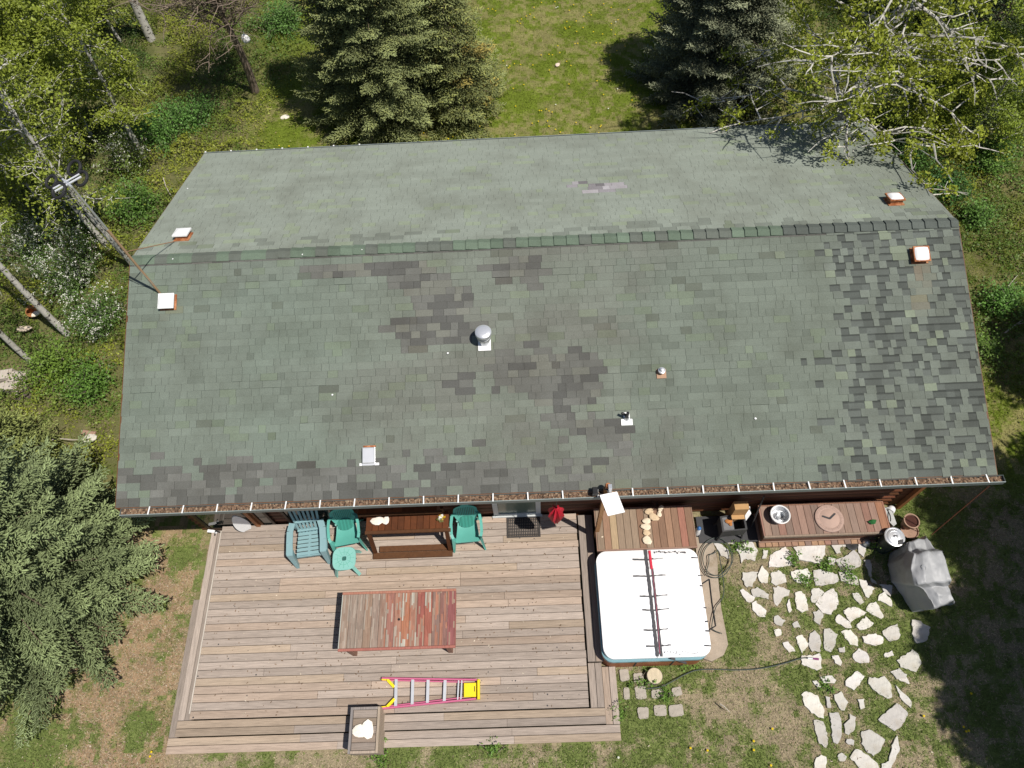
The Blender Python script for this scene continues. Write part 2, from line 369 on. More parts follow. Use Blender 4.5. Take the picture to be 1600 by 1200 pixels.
def shade(x, y, side, row):
    """colour of one tab; side 1 is the front slope"""
    j = RS.normal(0, .032); pn = fbm(np.array(x), np.array(y), .6, 71, 3)
    if side > 0:
        base = np.array((.198, .222, .184)) if x < 1.5 else np.array((.188, .218, .180)); left = float(ss(-1.5, -5, np.array(x)))
        base = base*(1-left)+np.array((.190, .228, .188))*left
        grime = float(ss(.42, .68, fbm(np.array(x)*.6, np.array(y), 1.2, 81, 3)))*(1-left*.7)*float(ss(3.2, 1.8, np.array(x)))
        base = base*(1-.45*grime)+np.array((.165, .158, .140))*.45*grime
        if RS.random() < .07: base = base*np.array((1.01, 1.045, .94))
        if RS.random() < .05: base = base*.88
        for (c, rx, ry) in BROWN:
            d = math.hypot((x-c[0])/rx, (y-c[1])/ry)+RS.normal(0, .16)
            if d < 1: base = np.array((.160, .163, .146)) if RS.random() < .5 else (np.array((.120, .121, .111)) if RS.random() < .6 else np.array((.19, .195, .165)))
        eb = float(ss(-3.55, -4.05, np.array(y)))*float(ss(2.0, -1, np.array(x)))
        if RS.random() < eb*.85: base = np.array((.160, .163, .148))*RS.uniform(.68, 1.2)
        if RS.random() < .012: base = base*np.array((.78, .76, .74))
        if row >= rows-1 and x < 5.4: base = np.array((.135, .134, .122))*RS.uniform(.8, 1.25)
        for (c, rx, ry) in RUSTY:
            d = math.hypot((x-c[0])/rx, (y-c[1])/ry)
            if d < 1: base = base*(1-.5*(1-d))+np.array((.26, .15, .09))*.5*(1-d); return 'n', j, base
        rb = x-(5.50+.13*y)-.16*math.sin(y*3.1)-RS.normal(0, .12)
        if rb > 0 or RS.random() < .10*(rb > -.6): return 'lam', j, None
        if rb > -3: base = base*.97
        return 'n', j, base
    base = np.array((.285, .320, .270))*(.96+.1*pn)
    if RS.random() < .12: base = base*np.array((1.02, 1.06, .92))
    if x > 6.2: base = base*.88
    for (c, rx, ry) in GREY:
        if math.hypot((x-c[0])/rx, (y-c[1])/ry)+abs(RS.normal(0, .35)) < 1:
            base = np.array((.32, .305, .315))*RS.choice([.6, .85, 1.0, 1.2, 1.45])
    if y < .55 and RS.random() < .3: base = base*.75
    return 'n', j*.5, base
tv, tf, tc = [], [], []; EXP = .1352; rows = int(SL/EXP)
def slab(x0, x1, s0, s1, side, h0, h1, col, split=None):
    """tab between slope distances s0 (lower edge) and s1 (upper edge) measured from the eave"""
    def pt(x, s, h):
        y = -HW+s*HW/SL; z = ZE+s*(ZR-ZE)/SL
        return (x, side*(y+(-h*nrm.y)), z+h*nrm.z)
    b = len(tv)
    tv.extend([pt(x0, s0, h0), pt(x1, s0, h0), pt(x1, s1, h1), pt(x0, s1, h1), pt(x0, s0, 0), pt(x1, s0, 0), pt(x1, s1, 0), pt(x0, s1, 0)])
    f = [(b, b+1, b+2, b+3), (b+4, b+5, b+1, b), (b+5, b+6, b+2, b+1), (b+7, b+4, b, b+3)]
    if side < 0: f = [q[::-1] for q in f]
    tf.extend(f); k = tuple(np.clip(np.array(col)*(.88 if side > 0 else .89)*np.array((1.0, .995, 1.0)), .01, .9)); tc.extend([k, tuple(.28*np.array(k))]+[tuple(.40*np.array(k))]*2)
EXP = .1352; rows = int(SL/EXP)
lamq = False
for side in (1, -1):
    for r in range(rows):
        s0 = r*EXP-(.02 if r == 0 else 0); s1 = (r+1)*EXP; x = -HL+RS.uniform(-.25, 0); row_j = RS.normal(0, .025); off = RS.uniform(-.006, .006)
        while x < HL:
            w = RS.choice([.14, .19, .24, .29, .33])*RS.uniform(.9, 1.1); xa = max(x, -HL-.012); xb = min(x+w, HL+.012)
            xc = (xa+xb)/2; yc = -HW+s0*HW/SL
            kind, j, base = shade(xc, yc, side, r) if side > 0 else shade(xc, -yc, side, r)
            if kind == 'lam': w = RS.choice([.10, .14, .18, .22, .30], p=[.2, .3, .25, .15, .1]); xb = min(x+w, HL+.012); lamq = (not lamq) if RS.random() < .78 else lamq
            if xb-xa > .02:
                if kind == 'lam':
                    q = (.2 if lamq else .5+.5*RS.random())
                    if q < .46:      # dark under-layer with its printed shadow band at the top
                        c = np.array((.113, .127, .114))*RS.uniform(.8, 1.25)
                        slab(xa, xb, s0+off, s1-.035, side, .006, .004, c*(1+j)); slab(xa, xb, s1-.035, s1, side, .004, .003, c*.62)
                    else:
                        c = np.array((.178, .203, .172)) if q < .94 else np.array((.225, .262, .195))
                        slab(xa+.002, xb-.002, s0-.008, s1, side, .014, .006, c*(1+j)*RS.uniform(.9, 1.08))
                else:
                    lip = .0065+abs(RS.normal(0, .0015))
                    slab(xa+.002, xb-.002, s0+off+RS.normal(0, .002), s1+.004, side, lip, .0035, base*(1+j+row_j))
            x += w
tv, tf, tc = np.array(tv), np.array(tf), np.array(tc)
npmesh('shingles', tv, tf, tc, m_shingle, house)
# ridge caps
mb = MB(); x = -HL-.01; n = 0
while x < HL-.05:
    x1 = min(x+.235, HL+.012); t = x/HL
    c = np.array((.130, .172, .128))*random.uniform(.85, 1.15)
    if x > 4.5: c = np.array((.105, .120, .108))*random.uniform(.85, 1.15)
    elif random.random() < .3: c = np.array((.125, .14, .12))
    hw = .115; dz = hw*(ZR-ZE)/HW; ya = Vector((0, 0, ZR))
    a, b = .018, .042
    if x < -5: a, b = .014, .022
    v = [(x, -hw, ZR-dz+b), (x, 0, ZR+b+.006), (x, hw, ZR-dz+b), (x1, -hw, ZR-dz+a), (x1, 0, ZR+a+.008), (x1, hw, ZR-dz+a),
         (x1, -hw, ZR-dz), (x1, hw, ZR-dz), (x, -hw, ZR-dz), (x, hw, ZR-dz), (x, 0, ZR-.01)]
    mb.add(v, [(0, 3, 4, 1), (1, 4, 5, 2), (8, 6, 3, 0), (2, 5, 7, 9), (8, 0, 1, 10), (10, 1, 2, 9)], tuple(c)); x += .235; n += 1
mb.build('ridge_cap', m_shingle, house)

# gutters
def gutter(side, x0, x1):
    y0 = side*(HW+.030); y1 = side*(HW+(.162 if side < 0 else .10)); z1 = ZE-(.018 if side < 0 else .05); z0 = z1-.11; t = .004; mb = MB()
    mb.box((x0, y0, z0), (x1, y1, z0+t)); mb.box((x0, y0, z0+t), (x1, y0+side*t, z1)); mb.box((x0, y1-side*t, z0+t), (x1, y1, z1+.004))
    mb.box((x0, y1-side*.010, z1+.0045), (x1, y1+side*.004, z1+.009), (1.6, 1.6, 1.6)); mb.box((x0-t, y0, z0), (x0, y1, z1)); mb.box((x1, y0, z0), (x1+t, y1, z1))
    g = mb.build('gutter', m_gut, house)
    if side > 0:
        for k in range(7):
            b_ = MB(); b_.box((x0+.03+k*.61, y1-.02, z1+.0095), (x0+.06+k*.61, y1+.012, z1+.03)); b_.build('strap', m_gutw, g)
        return g
    # needle litter filling the trough
    N_ = 700; v = []; f = []; c = []
    xs_ = np.linspace(x0+.01, x1-.01, N_)
    for i_, xx in enumerate(xs_):
        for k in range(5):
            yy = y0+side*(.006+k*.0265); zz = z1-.035+.03*(random.random()-.5)+.012*math.sin(xx*3.1)
            v.append((xx, yy, zz))
    for i_ in range(N_-1):
        for k in range(4):
            a = i_*5+k; f.append((a, a+1, a+6, a+5)); b_ = random.random()
            c.append((.20, .125, .08) if b_ < .45 else ((.11, .07, .045) if b_ < .75 else ((.29, .21, .14) if b_ < .93 else (.06, .04, .03))))
    npmesh('gutter_litter', np.array(v), np.array(f), np.array(c), m_debris, g)
    mb = MB(); xx = x0+.52 if side < 0 else x0+.03
    while xx < x1:
        q = random.uniform(-.004, .004)
        col = (1, 1, 1) if random.random() < .9 else (.65, .42, .25)
        b_ = MB(); b_.bar((xx+q, y0-side*.02, z1+.016), (xx-q, y1+side*.006, z1+.016), .022, .006, col); b_.build('strap', m_gutw, g); xx += .6096
    return g
gutter(-1, -7.62, 7.82); gutter(1, -7.75, 7.72)

# square roof exhaust fans with rusty curbs
def roof_fan(px, py, side, rust_top, label):
    c = PR(px, py, side); k = math.atan2(ZR-ZE, HW)*side
    e = bpy.data.objects.new('roof_fan', None); link(e, house); e.location = c; e.rotation_euler = (k, 0, 0); e['label'] = label
    mb = MB(); mb.box((-.15, -.15, .004), (.15, .15, .022)); mb.box((-.115, -.115, .0225), (.115, .115, .10), bev=.01); mb.build('curb', m_rust, e)
    mb = MB(); mb.box((-.145, -.145, .1005), (.145, .145, .128)); mb.build('skirt', m_rust if rust_top else m_white, e)
    mb = MB(); w = .128 if rust_top else .138
    # pillow shaped cap
    n_ = 10; v = []; f = []
    for i_ in range(n_+1):
        for j_ in range(n_+1):
            a = -1+2*i_/n_; b = -1+2*j_/n_; sq = 1-.10*(a*a*b*b)
            v.append((a*w*sq, b*w*sq, .129+.035*(1-abs(a)**4)*(1-abs(b)**4)))
    for i_ in range(n_):
        for j_ in range(n_): q = i_*(n_+1)+j_; f.append((q, q+n_+1, q+n_+2, q+1))
    mb.add(v, f); mb.build('cap', m_white, e, smooth=True)
roof_fan(287, 371, -1, False, 'white square roof fan on the rear slope at the left end'); roof_fan(264, 473, 1, False, 'white square roof fan beside the aerial mast')
roof_fan(1396, 316, -1, True, 'rust edged white roof fan on the rear slope at the right end'); roof_fan(1435, 400, 1, True, 'rust edged white roof fan on the front slope at the right end')
# rust stains: thin washed streak below each rusty fan
# round turbine style vent
def slopeobj(name, px, py, side=1):
    e = bpy.data.objects.new(name, None); link(e, house); e.location = PR(px, py, side); return e
SLA = math.atan2(ZR-ZE, HW)
Rs = Matrix.Rotation(SLA, 4, 'X')
e = slopeobj('roof_ventilator', 757, 534)
MB().box((-.115, -.17, .018), (.115, .10, .024)).xf(Rs).build('flashing', m_galv if False else m_white, e)
MB().lathe([(.10, -.02), (.10, .13), (.125, .14), (.128, .20), (.10, .205), (.10, .26)], n=28).build('pipe', m_galv, e, smooth=True)
MB().lathe([(.10, .262), (.142, .262), (.147, .27), (.147, .335), (.13, .352), (.07, .362), (0.001, .364)], n=32).build('cap', m_alu, e, smooth=True)
e = slopeobj('flue_vent', 1033, 583)
MB().box((-.085, -.10, .018), (.085, .07, .024)).xf(Rs).build('flashing', m_copper, e)
MB().lathe([(.035, -.02), (.035, .06), (.062, .07), (.066, .10), (.04, .115), (.036, .145), (.02, .155), (.001, .156)], n=20).build('pipe', m_alu, e, smooth=True)
e = slopeobj('plumbing_vent', 979, 655)
mb = MB(); mb.box((-.10, -.11, .018), (.10, .0, .024)); mb.box((-.055, 0, .018), (.055, .12, .024)); mb.xf(Rs).build('flashing', m_white, e)
MB().lathe([(.05, -.01), (.045, .05), (.03, .09)], n=16).build('boot', m_galv, e, smooth=True)
mb = MB(); mb.tube([(0, 0, .05), (0, 0, .25)], .027, n=12); mb.tube([(0, 0, .13), (-.10, .05, .16)], .024, n=10); mb.build('pipe', m_black, e, smooth=True)
e = slopeobj('square_vent', 577, 713)
mb = MB(); mb.box((-.17, -.165, .018), (.18, -.12, .026)); mb.xf(Rs).build('flashing', m_white, e)
mb = MB(); mb.box((-.115, -.16, .027), (.115, .155, .05)); mb.box((-.11, -.13, .0505), (.11, .15, .085), bev=.012); mb.xf(Rs).build('hood', m_alu, e)
mb = MB(); mb.box((-.10, .16, .018), (.12, .19, .024)); mb.xf(Rs).build('rust_patch', m_rust, e)

m_darkframe = mat('dark_stained_frame', rgb=(.05, .03, .02), rough=.5)
# front wall openings
def fr(name, x0, x1, z0, z1, fm, gm, w=.07, sill=False, label=None):
    y = -WY+.03
    e = bpy.data.objects.new(name, None); link(e, house); e.location = ((x0+x1)/2, y, z0); 
    if label: e['label'] = label
    h = (x1-x0)/2; H_ = z1-z0; mb = MB()
    mb.box((-h, -.075, 0), (-h+w, .0, H_)); mb.box((h-w, -.075, 0), (h, .0, H_)); mb.box((-h+w, -.073, H_-w), (h-w, .0, H_)); mb.box((-h+w, -.08, 0), (h-w, .0, w*.9))
    mb.build('frame', fm, e)
    MB().box((-h+w, -.058, w*.9), (h-w, -.050, H_-w)).build('pane', gm, e)
    return e
xl, xr = P(772, 807, .35)[0], P(845, 806, .35)[0]
d = fr('door', xl, xr, .36, 2.42, m_frame, m_screen, .10, label='grey framed screen door behind the black mat')
MB().box((-.5*(xr-xl)-.03, -.12, -.005), (.5*(xr-xl)+.03, -.082, .035)).build('sill', m_frame, d)
MB().box((-.5*(xr-xl)+.10, -.070, .85), (.5*(xr-xl)-.10, -.0585, .90)).build('crossbar', m_frame, d)
mb = MB(); mb.tube([(.5*(xr-xl)-.13, -.06, 1.0), (.5*(xr-xl)-.13, -.11, 1.0), (.5*(xr-xl)-.13, -.11, 1.12)], .012); mb.build('handle', m_black, d)
a1, a2 = P(212, 820, .2)[0], P(388, 818, .35)[0]
fr('window', -7.22, -5.72, .12, 2.45, m_darkframe, m_glass, .06); fr('window', -5.42, -4.35, .42, 2.4, m_darkframe, m_glass, .06)
xx = P(407, 817, .35)[0]
mb = MB(); mb.box((xx-.06, -WY-.09, .36), (xx+.02, -WY-.01, 2.55), (1.7, 1.6, 1.5)); mb.box((xx+.03, -WY-.05, .36), (xx+.08, -WY-.01, 2.55), (.9, .9, .9)); mb.build('door_post', m_trim, house)
mb = MB(); mb.box((7.29, -WY-.10, 0), (7.37, -WY-.02, 2.68), (1.3, 1.25, 1.1)); mb.build('corner_post', m_trim, house)
# soffit boards
for s in (-1, 1):
    mb = MB(); mb.box((-HL+.02, s*(WY-.02), ZE-.235), (HL-.02, s*(HW-.002), ZE-.205), (.8, .7, .6)); mb.build('soffit', m_trim, house)

# ---------------------------------------------------------------- deck
D = .35
def wd(lo=.86, hi=1.18, warm=.5):
    b = random.uniform(lo, hi); w = random.random()
    if w < warm*.4: return (.362*b, .285*b, .215*b)
    if w < warm: return (.365*b, .285*b, .225*b)
    return (.355*b, .295*b, .25*b)
deck = thing('deck', 'weathered grey timber deck with stepped edges in front of the house', 'deck', (-3.1, -5.8, 0))
def dpart(name, mb, m_, rel=True):
    if rel: mb.xf(Matrix.Translation((3.1, 5.8, 0)))
    return mb.build(name, m_, deck)
random.seed(12)
mb = MB(); DX0, DX1, DY0, DY1 = -6.86, .57, -7.62, -3.90
nb = 26; pitch = (DY1-DY0)/nb; screws = MB()
for i in range(nb):
    y = DY0+i*pitch; x = DX0+random.uniform(-.006, .006); base = None
    cuts = [DX0]; q = DX0+random.uniform(1.2, 5.2)
    while q < DX1-.6: cuts.append(q); q += random.choice([2.44, 3.05, 3.66, 4.2])
    cuts.append(DX1+random.uniform(-.01, .01))
    for a, b in zip(cuts[:-1], cuts[1:]):
        z = D+random.uniform(-.0035, .0035); mb.box((a+.002, y+.004, D-.035), (b-.002, y+pitch-.004, z), wd(), bev=.004)
        for jx in np.arange(a+.05, b, .61):
            for jy in (.03, pitch-.03): screws.disc((jx+random.uniform(-.01, .01), y+jy, z+.0012), .004, 6)
        if random.random() < .6:
            for _ in range(random.randint(1, 3)): screws.disc((random.uniform(a, b), y+random.uniform(.03, .1), z+.0013), random.uniform(.006, .016), 10)
dpart('decking', mb, m_deck); dpart('screws_and_knots', screws, m_iron)
mb = MB()
mb.box((DX0+.02, DY0+.02, 0), (DX1-.02, DY1, D-.05), (.25, .22, .2)); dpart('frame', mb, m_deck)
def boards_x(mb, x0, x1, y0, y1, n, z, cut=True):
    p = (y1-y0)/n
    for i in range(n):
        c_ = [x0, x1] if not cut else [x0, x0+(x1-x0)*random.uniform(.25, .45), x0+(x1-x0)*random.uniform(.6, .8), x1]
        for a, b in zip(c_[:-1], c_[1:]): mb.box((a+.001, y0+i*p+.004, z-.035), (b-.001, y0+(i+1)*p-.004, z+random.uniform(-.002, .002)), wd(.65, 1.1), bev=.004)
def boards_y(mb, x0, x1, y0, y1, n, z):
    p = (x1-x0)/n
    for i in range(n): mb.box((x0+i*p+.004, y0, z-.035), (x0+(i+1)*p-.004, y1, z+random.uniform(-.002, .002)), wd(.7, 1.1), bev=.004)
ZA, ZB = .23, .115
mb = MB(); boards_x(mb, -7.13, .86, -7.90, -7.625, 2, ZA)
mb2 = MB(); boards_y(mb2, -7.13, -6.865, -7.62, -3.95, 2, ZA); mb3 = MB(); boards_y(mb3, .60, .86, -7.62, -6.84, 2, ZA); dpart('upper_step', mb3, m_decky); mb3 = MB(); boards_y(mb3, .60, .90, -6.83, -3.95, 2, D); dpart('border_boards', mb3, m_decky); mb3 = MB(); mb3.box((.62, -6.82, 0), (.88, -3.96, D-.04), (.24, .2, .17)); dpart('border_frame', mb3, m_decky)
dpart('upper_step', mb, m_deck)
dpart('upper_step', mb2, m_decky)
mb = MB(); boards_x(mb, -7.30, 1.12, -8.18, -7.905, 2, ZB); dpart('lower_step', mb, m_deck)
mb = MB(); boards_y(mb, -7.30, -7.135, -7.90, -5.36, 1, ZB); dpart('lower_step', mb, m_decky); mb = MB(); boards_y(mb, .865, 1.13, -7.90, -6.90, 2, ZB); dpart('lower_step', mb, m_decky)
mb = MB()
mb.box((-7.12, -7.88, 0), (.85, -7.64, ZA-.04), (.24, .2, .17)); mb.box((-7.12, -7.63, 0), (-6.87, -3.96, ZA-.04), (.24, .2, .17)); mb.box((.62, -7.63, 0), (.85, -6.85, ZA-.04), (.24, .2, .17))
mb.box((-7.29, -8.165, -.05), (1.11, -7.91, ZB-.04), (.28, .22, .19)); mb.box((-7.29, -7.90, -.05), (-7.14, -5.37, ZB-.04), (.28, .22, .19)); mb.box((.88, -7.90, -.05), (1.11, -6.92, ZB-.04), (.28, .22, .19))
dpart('risers', mb, m_deck)
mb = MB(); mb.box((DX0-.022, DY0+.1, ZA+.001), (DX0-.001, -4.0, D-.004), (.5, .45, .39)); dpart('edge_strip', mb, m_decky)

# ---------------------------------------------------------------- furniture on the deck
def ldir(o, k): return Vector(o)
def green_chair(px, py, rz, label):
    x, y, _ = P(px, py, D); c = thing('garden_chair', label, 'chair', (x, y, D), rz, 'green moulded plastic chairs on the deck')
    G = (.11, .385, .325)
    # local: faces -y, origin at centre of footprint
    mb = MB(); n = 8; v = []; f = []
    for i in range(n+1):
        t = i/n; yy = -.25+.43*t; zz = .42-.05*math.sin(t*math.pi*.8)-.03*t; hw = .245-.055*t
        for j in range(7):
            u = -1+2*j/6; v.append((u*hw, yy, zz-.02*(1-u*u)))
    for i in range(n):
        for j in range(6): q = i*7+j; f.append((q, q+1, q+8, q+7))
    mb.add(v, f, G); b = len(v)
    mb.add([(p[0], p[1], p[2]-.008) for p in v], [q[::-1] for q in f], G)
    mb.box((-.235, -.262, .38), (.235, -.25, .425), G, bev=.004)
    mb.build('seat', m_teal, c, smooth=True)
    # back: slatted fan shell with a rounded top
    mb = MB(); yb = .17
    def bp(u, t):   # u -1..1, t 0..1 up
        hw = .16+.085*min(1, t*2.2)
        if t > .72: hw *= math.sqrt(max(0, 1-((t-.72)/.30)**2))
        return (u*hw, yb+.17*t+.04*(1-u*u), .36+.50*t)
    for s in range(11):
        u0 = -.80+1.6*s/11+.022; u1 = -.80+1.6*(s+1)/11-.022; v = []
        for t in np.linspace(.32, .80, 6): v += [bp(u0, t), bp(u1, t)]
        mb.add(v, [(2*k, 2*k+1, 2*k+3, 2*k+2) for k in range(5)], G)
        mb.add([(p[0], p[1]+.008, p[2]) for p in v], [(2*k+2, 2*k+3, 2*k+1, 2*k) for k in range(5)], G)
    def patch(u0, u1, t0, t1, nu=6, ntt=5):
        v = [bp(u0+(u1-u0)*i/nu, t0+(t1-t0)*j/ntt) for j in range(ntt+1) for i in range(nu+1)]
        f = [(j*(nu+1)+i, j*(nu+1)+i+1, (j+1)*(nu+1)+i+1, (j+1)*(nu+1)+i) for j in range(ntt) for i in range(nu)]
        mb.add(v, f, G); mb.add([(p[0], p[1]+.01, p[2]) for p in v], [q[::-1] for q in f], G)
    patch(-1, -.80, 0, .82, 2); patch(.80, 1, 0, .82, 2); patch(-.80, .80, .0, .32); patch(-1, 1, .80, 1.0, 8)
    mb.build('backrest', m_teal, c, smooth=True)
    mb = MB(); DG = (.035, .20, .155)
    for k in range(9):
        u = -.135+.27*k/8; hh_ = math.sqrt(max(0, 1-(u/.16)**2)); mb.bar((u, .16-.10*hh_, .375-.012*hh_), (u*1.02, .215+.03*hh_, .40+.12*hh_), .0325, .012, DG if k % 2 else tuple(q*1.25 for q in DG), up=(0, -.6, 1))
    mb.build('ribbed_panel', m_teal, c)['label'] = 'darker ribbed panel at the back of the seat'
    for s in (-1, 1):
        mb = MB()
        pts = [(s*.20, .30, .62), (s*.275, .22, .655), (s*.30, .05, .65), (s*.30, -.15, .64), (s*.275, -.235, .615)]
        for a, b_ in zip(pts[:-1], pts[1:]): mb.bar(a, b_, .055, .018, G)
        mb.build('armrest', m_teal, c)
        mb = MB(); mb.add([(s*.245, -.25, .42), (s*.30, -.24, .61), (s*.275, -.18, .62), (s*.235, -.17, .40), (s*.31, -.34, 0), (s*.335, -.33, 0), (s*.325, -.28, 0), (s*.29, -.28, 0)],
            [(0, 1, 2, 3), (4, 7, 6, 5), (0, 4, 5, 1), (1, 5, 6, 2), (2, 6, 7, 3), (3, 7, 4, 0)], G)
        mb.build('leg', m_teal, c)
        mb = MB(); mb.bar((s*.19, .20, .40), (s*.28, .36, 0), .05, .035, G); mb.build('leg', m_teal, c)
    return c
green_chair(548, 841, .16, 'green moulded plastic chair beside the blue grey slatted chair')
green_chair(733, 837, .06, 'green moulded plastic chair standing alone right of the potting bench')

x, y, _ = P(491, 850, D); c = thing('slatted_armchair', 'blue grey slatted garden armchair with wide flat arms', 'chair', (x, y, D), .10)
G = (.22, .36, .385); mb = MB()
for i in range(6): yy = -.30+i*.088; zz = .37-.085*(i/5)**1.2; mb.bar((-.245, yy, zz), (-.02, yy, zz), .066, .02, G); mb.bar((.02, yy, zz), (.245, yy, zz), .066, .02, G); mb.bar((-.02, yy, zz), (.02, yy, zz), .09, .019, G)
mb.box((-.25, -.36, .30), (.25, -.335, .375), G, bev=.006); mb.box((-.02, -.33, .255), (.02, .15, .28), G); mb.build('seat', m_teal, c)
mb = MB()
for i in range(7):
    u = (i-3)/3; a = (u*.20, .17, .27); b = (u*.27, .46, .98-.05*u*u); mb.bar(a, b, .047, .018, G, up=(0, 1, .4))
mb.bar((-.23, .30, .58), (.23, .30, .58), .05, .03, G); mb.bar((-.24, .20, .36), (.24, .20, .36), .06, .03, G); mb.build('backrest', m_teal, c)
for s in (-1, 1):
    mb = MB(); pts = [(s*.28, .28, .60), (s*.325, .12, .59), (s*.335, -.12, .575), (s*.33, -.36, .56)]
    for (a, b) in zip(pts[:-1], pts[1:]): mb.bar(a, b, .125, .022, G)
    mb.box((s*.395-.01, -.34, .48), (s*.395+.01, .12, .56), G); mb.build('armrest', m_teal, c)
    mb = MB(); mb.add([(s*.27, -.37, .56), (s*.39, -.37, .56), (s*.39, -.24, .56), (s*.27, -.24, .56), (s*.29, -.47, 0), (s*.35, -.47, 0), (s*.36, -.39, 0), (s*.30, -.38, 0)],
        [(0, 1, 2, 3), (4, 7, 6, 5), (0, 4, 5, 1), (1, 5, 6, 2), (2, 6, 7, 3), (3, 7, 4, 0)], G); mb.build('leg', m_teal, c)
    mb = MB(); mb.bar((s*.28, .25, .58), (s*.28, .34, 0), .05, .07, G); mb.build('leg', m_teal, c)

x, y, _ = P(537.5, 872.5, D+.40); c = thing('side_table', 'small square mint plastic side table with a centre hole', 'side table', (x, y, D), .05)
G = (.22, .48, .43); mb = MB(); n = 40
def sq(r, z): return [(r*np.sign(math.cos(t))*abs(math.cos(t))**.62, r*np.sign(math.sin(t))*abs(math.sin(t))**.62, z) for t in [2*math.pi*k/n for k in range(n)]]
rings = [sq(.225, .36), sq(.235, .385), sq(.228, .40), sq(.045, .398), sq(.042, .375)]
v = [p for r in rings for p in r]; f = []
for i in range(4):
    for k in range(n): f.append((i*n+k, i*n+(k+1) % n, (i+1)*n+(k+1) % n, (i+1)*n+k))
mb.add(v, f, G); mb.disc((0, 0, .3745), .043, c=(.03, .12, .10))
for k in range(12):
    t = 2*math.pi*k/12; mb.bar((.07*math.cos(t), .07*math.sin(t), .4003), (.20*math.cos(t), .20*math.sin(t), .402), .006, .004, (.12, .38, .30))
mb.tube([(.13*math.cos(t), .13*math.sin(t), .401) for t in np.linspace(0, 2*math.pi, 25)], .003, (.12, .38, .30), n=5, cap=False)
mb.build('tabletop', m_teal, c, smooth=True)
for a, b in ((1, 1), (1, -1), (-1, 1), (-1, -1)):
    mb = MB(); mb.bar((a*.15, b*.15, .37), (a*.235, b*.235, 0), .065, .03, G); mb.build('leg', m_teal, c)

# red peeling table
TZ = D+.72; A = P(535, 925, TZ); B = P(713, 920, TZ); Cc = P(711, 1012, TZ); Dd = P(528, 1018, TZ)
cx, cy = (A[0]+B[0]+Cc[0]+Dd[0])/4, (A[1]+B[1]+Cc[1]+Dd[1])/4; tw, td = (B[0]-A[0]+Cc[0]-Dd[0])/2, (A[1]-Dd[1]+B[1]-Cc[1])/2
c = thing('outdoor_table', 'long slatted outdoor table with peeling red paint in the middle of the deck', 'table', (cx, cy, D), .0)
random.seed(31); mb = MB(); h, k = tw/2, td/2; TT = .72; n = 15; pw = (tw-.03)/n
cols = [(.29, .19, .145), (.29, .205, .165), (.28, .19, .15), (.29, .175, .125), (.30, .20, .16), (.28, .165, .125), (.31, .13, .10), (.36, .17, .12), (.37, .14, .08), (.36, .16, .11), (.29, .085, .065), (.32, .10, .07), (.24, .135, .11), (.25, .115, .095), (.27, .085, .08)]
def plankpat(x0, x1, col, i):
    """one plank: long streaks of worn and peeled paint, each with its own outline"""
    zt = TT+random.uniform(-.0015, .0015); ns = 5
    for q in range(ns):
        q0, q1 = x0+.003+(x1-x0-.006)*q/ns, x0+.003+(x1-x0-.006)*(q+1)/ns; y_ = -k+.05; xm = (q0+q1)/2
        while y_ < k-.05:
            ye = min(k-.05, y_+random.uniform(.06, .42)); ym = (y_+ye)/2; r = random.random(); cc = col
            e = math.exp(-((xm-.20)/.24)**2)*(.25+.75*(fbm(np.array(xm*3+5), np.array(ym*1.5), 2.5, 77, 3) > .49)+(.5 if abs(ym) > .22 else -.15))
            if r < e*.30: cc = (.44, .36, .30)
            elif r < e*.38+.14 and xm > -.3: cc = (.36, .145, .095)
            elif r > .80 and xm < .1: cc = (.36, .26, .21)
            elif r > .90: cc = (.33, .20, .15)
            j = random.uniform(.88, 1.12); mb.add([(q0, y_, zt), (q1, y_, zt), (q1, ye, zt), (q0, ye, zt)], [(0, 1, 2, 3)], tuple(v_*j for v_ in cc)); y_ = ye
    mb.box((x0+.003, -k+.05, TT-.03), (x1-.003, k-.05, zt-.002), tuple(v_*.6 for v_ in col))
for i in range(n): plankpat(-h+.015+i*pw, -h+.015+(i+1)*pw, cols[i], i)
mb.build('tabletop', m_redtab, c)
mb = MB(); mb.box((-h, k-.047, TT-.04), (h, k, TT+.003), (.40, .15, .10), bev=.004); mb.box((-h, -k, TT-.04), (h, -k+.047, TT+.003), (.38, .12, .09), bev=.004)
mb.box((-h, -k+.048, TT-.07), (-h+.0145, k-.048, TT+.002), (.5, .42, .36)); mb.box((h-.0145, -k+.048, TT-.07), (h, k-.048, TT+.002), (.33, .10, .08)); mb.build('frame', m_redwood, c)
mb = MB(); mb.disc((.02, 0, TT+.004), .024, 16); mb.build('parasol_hole', m_black, c)
for a in (-1, 1):
    for b in (-1, 1):
        mb = MB(); mb.box((a*(h-.16)-.04, b*(k-.07)-.04, 0), (a*(h-.16)+.04, b*(k-.07)+.04, TT-.031), (.28, .13, .09)); mb.build('leg', m_redwood, c)
mb = MB(); mb.box((-h+.16, -.03, .12), (h-.16, .03, .18), (.28, .13, .09)); mb.build('stretcher', m_redwood, c)

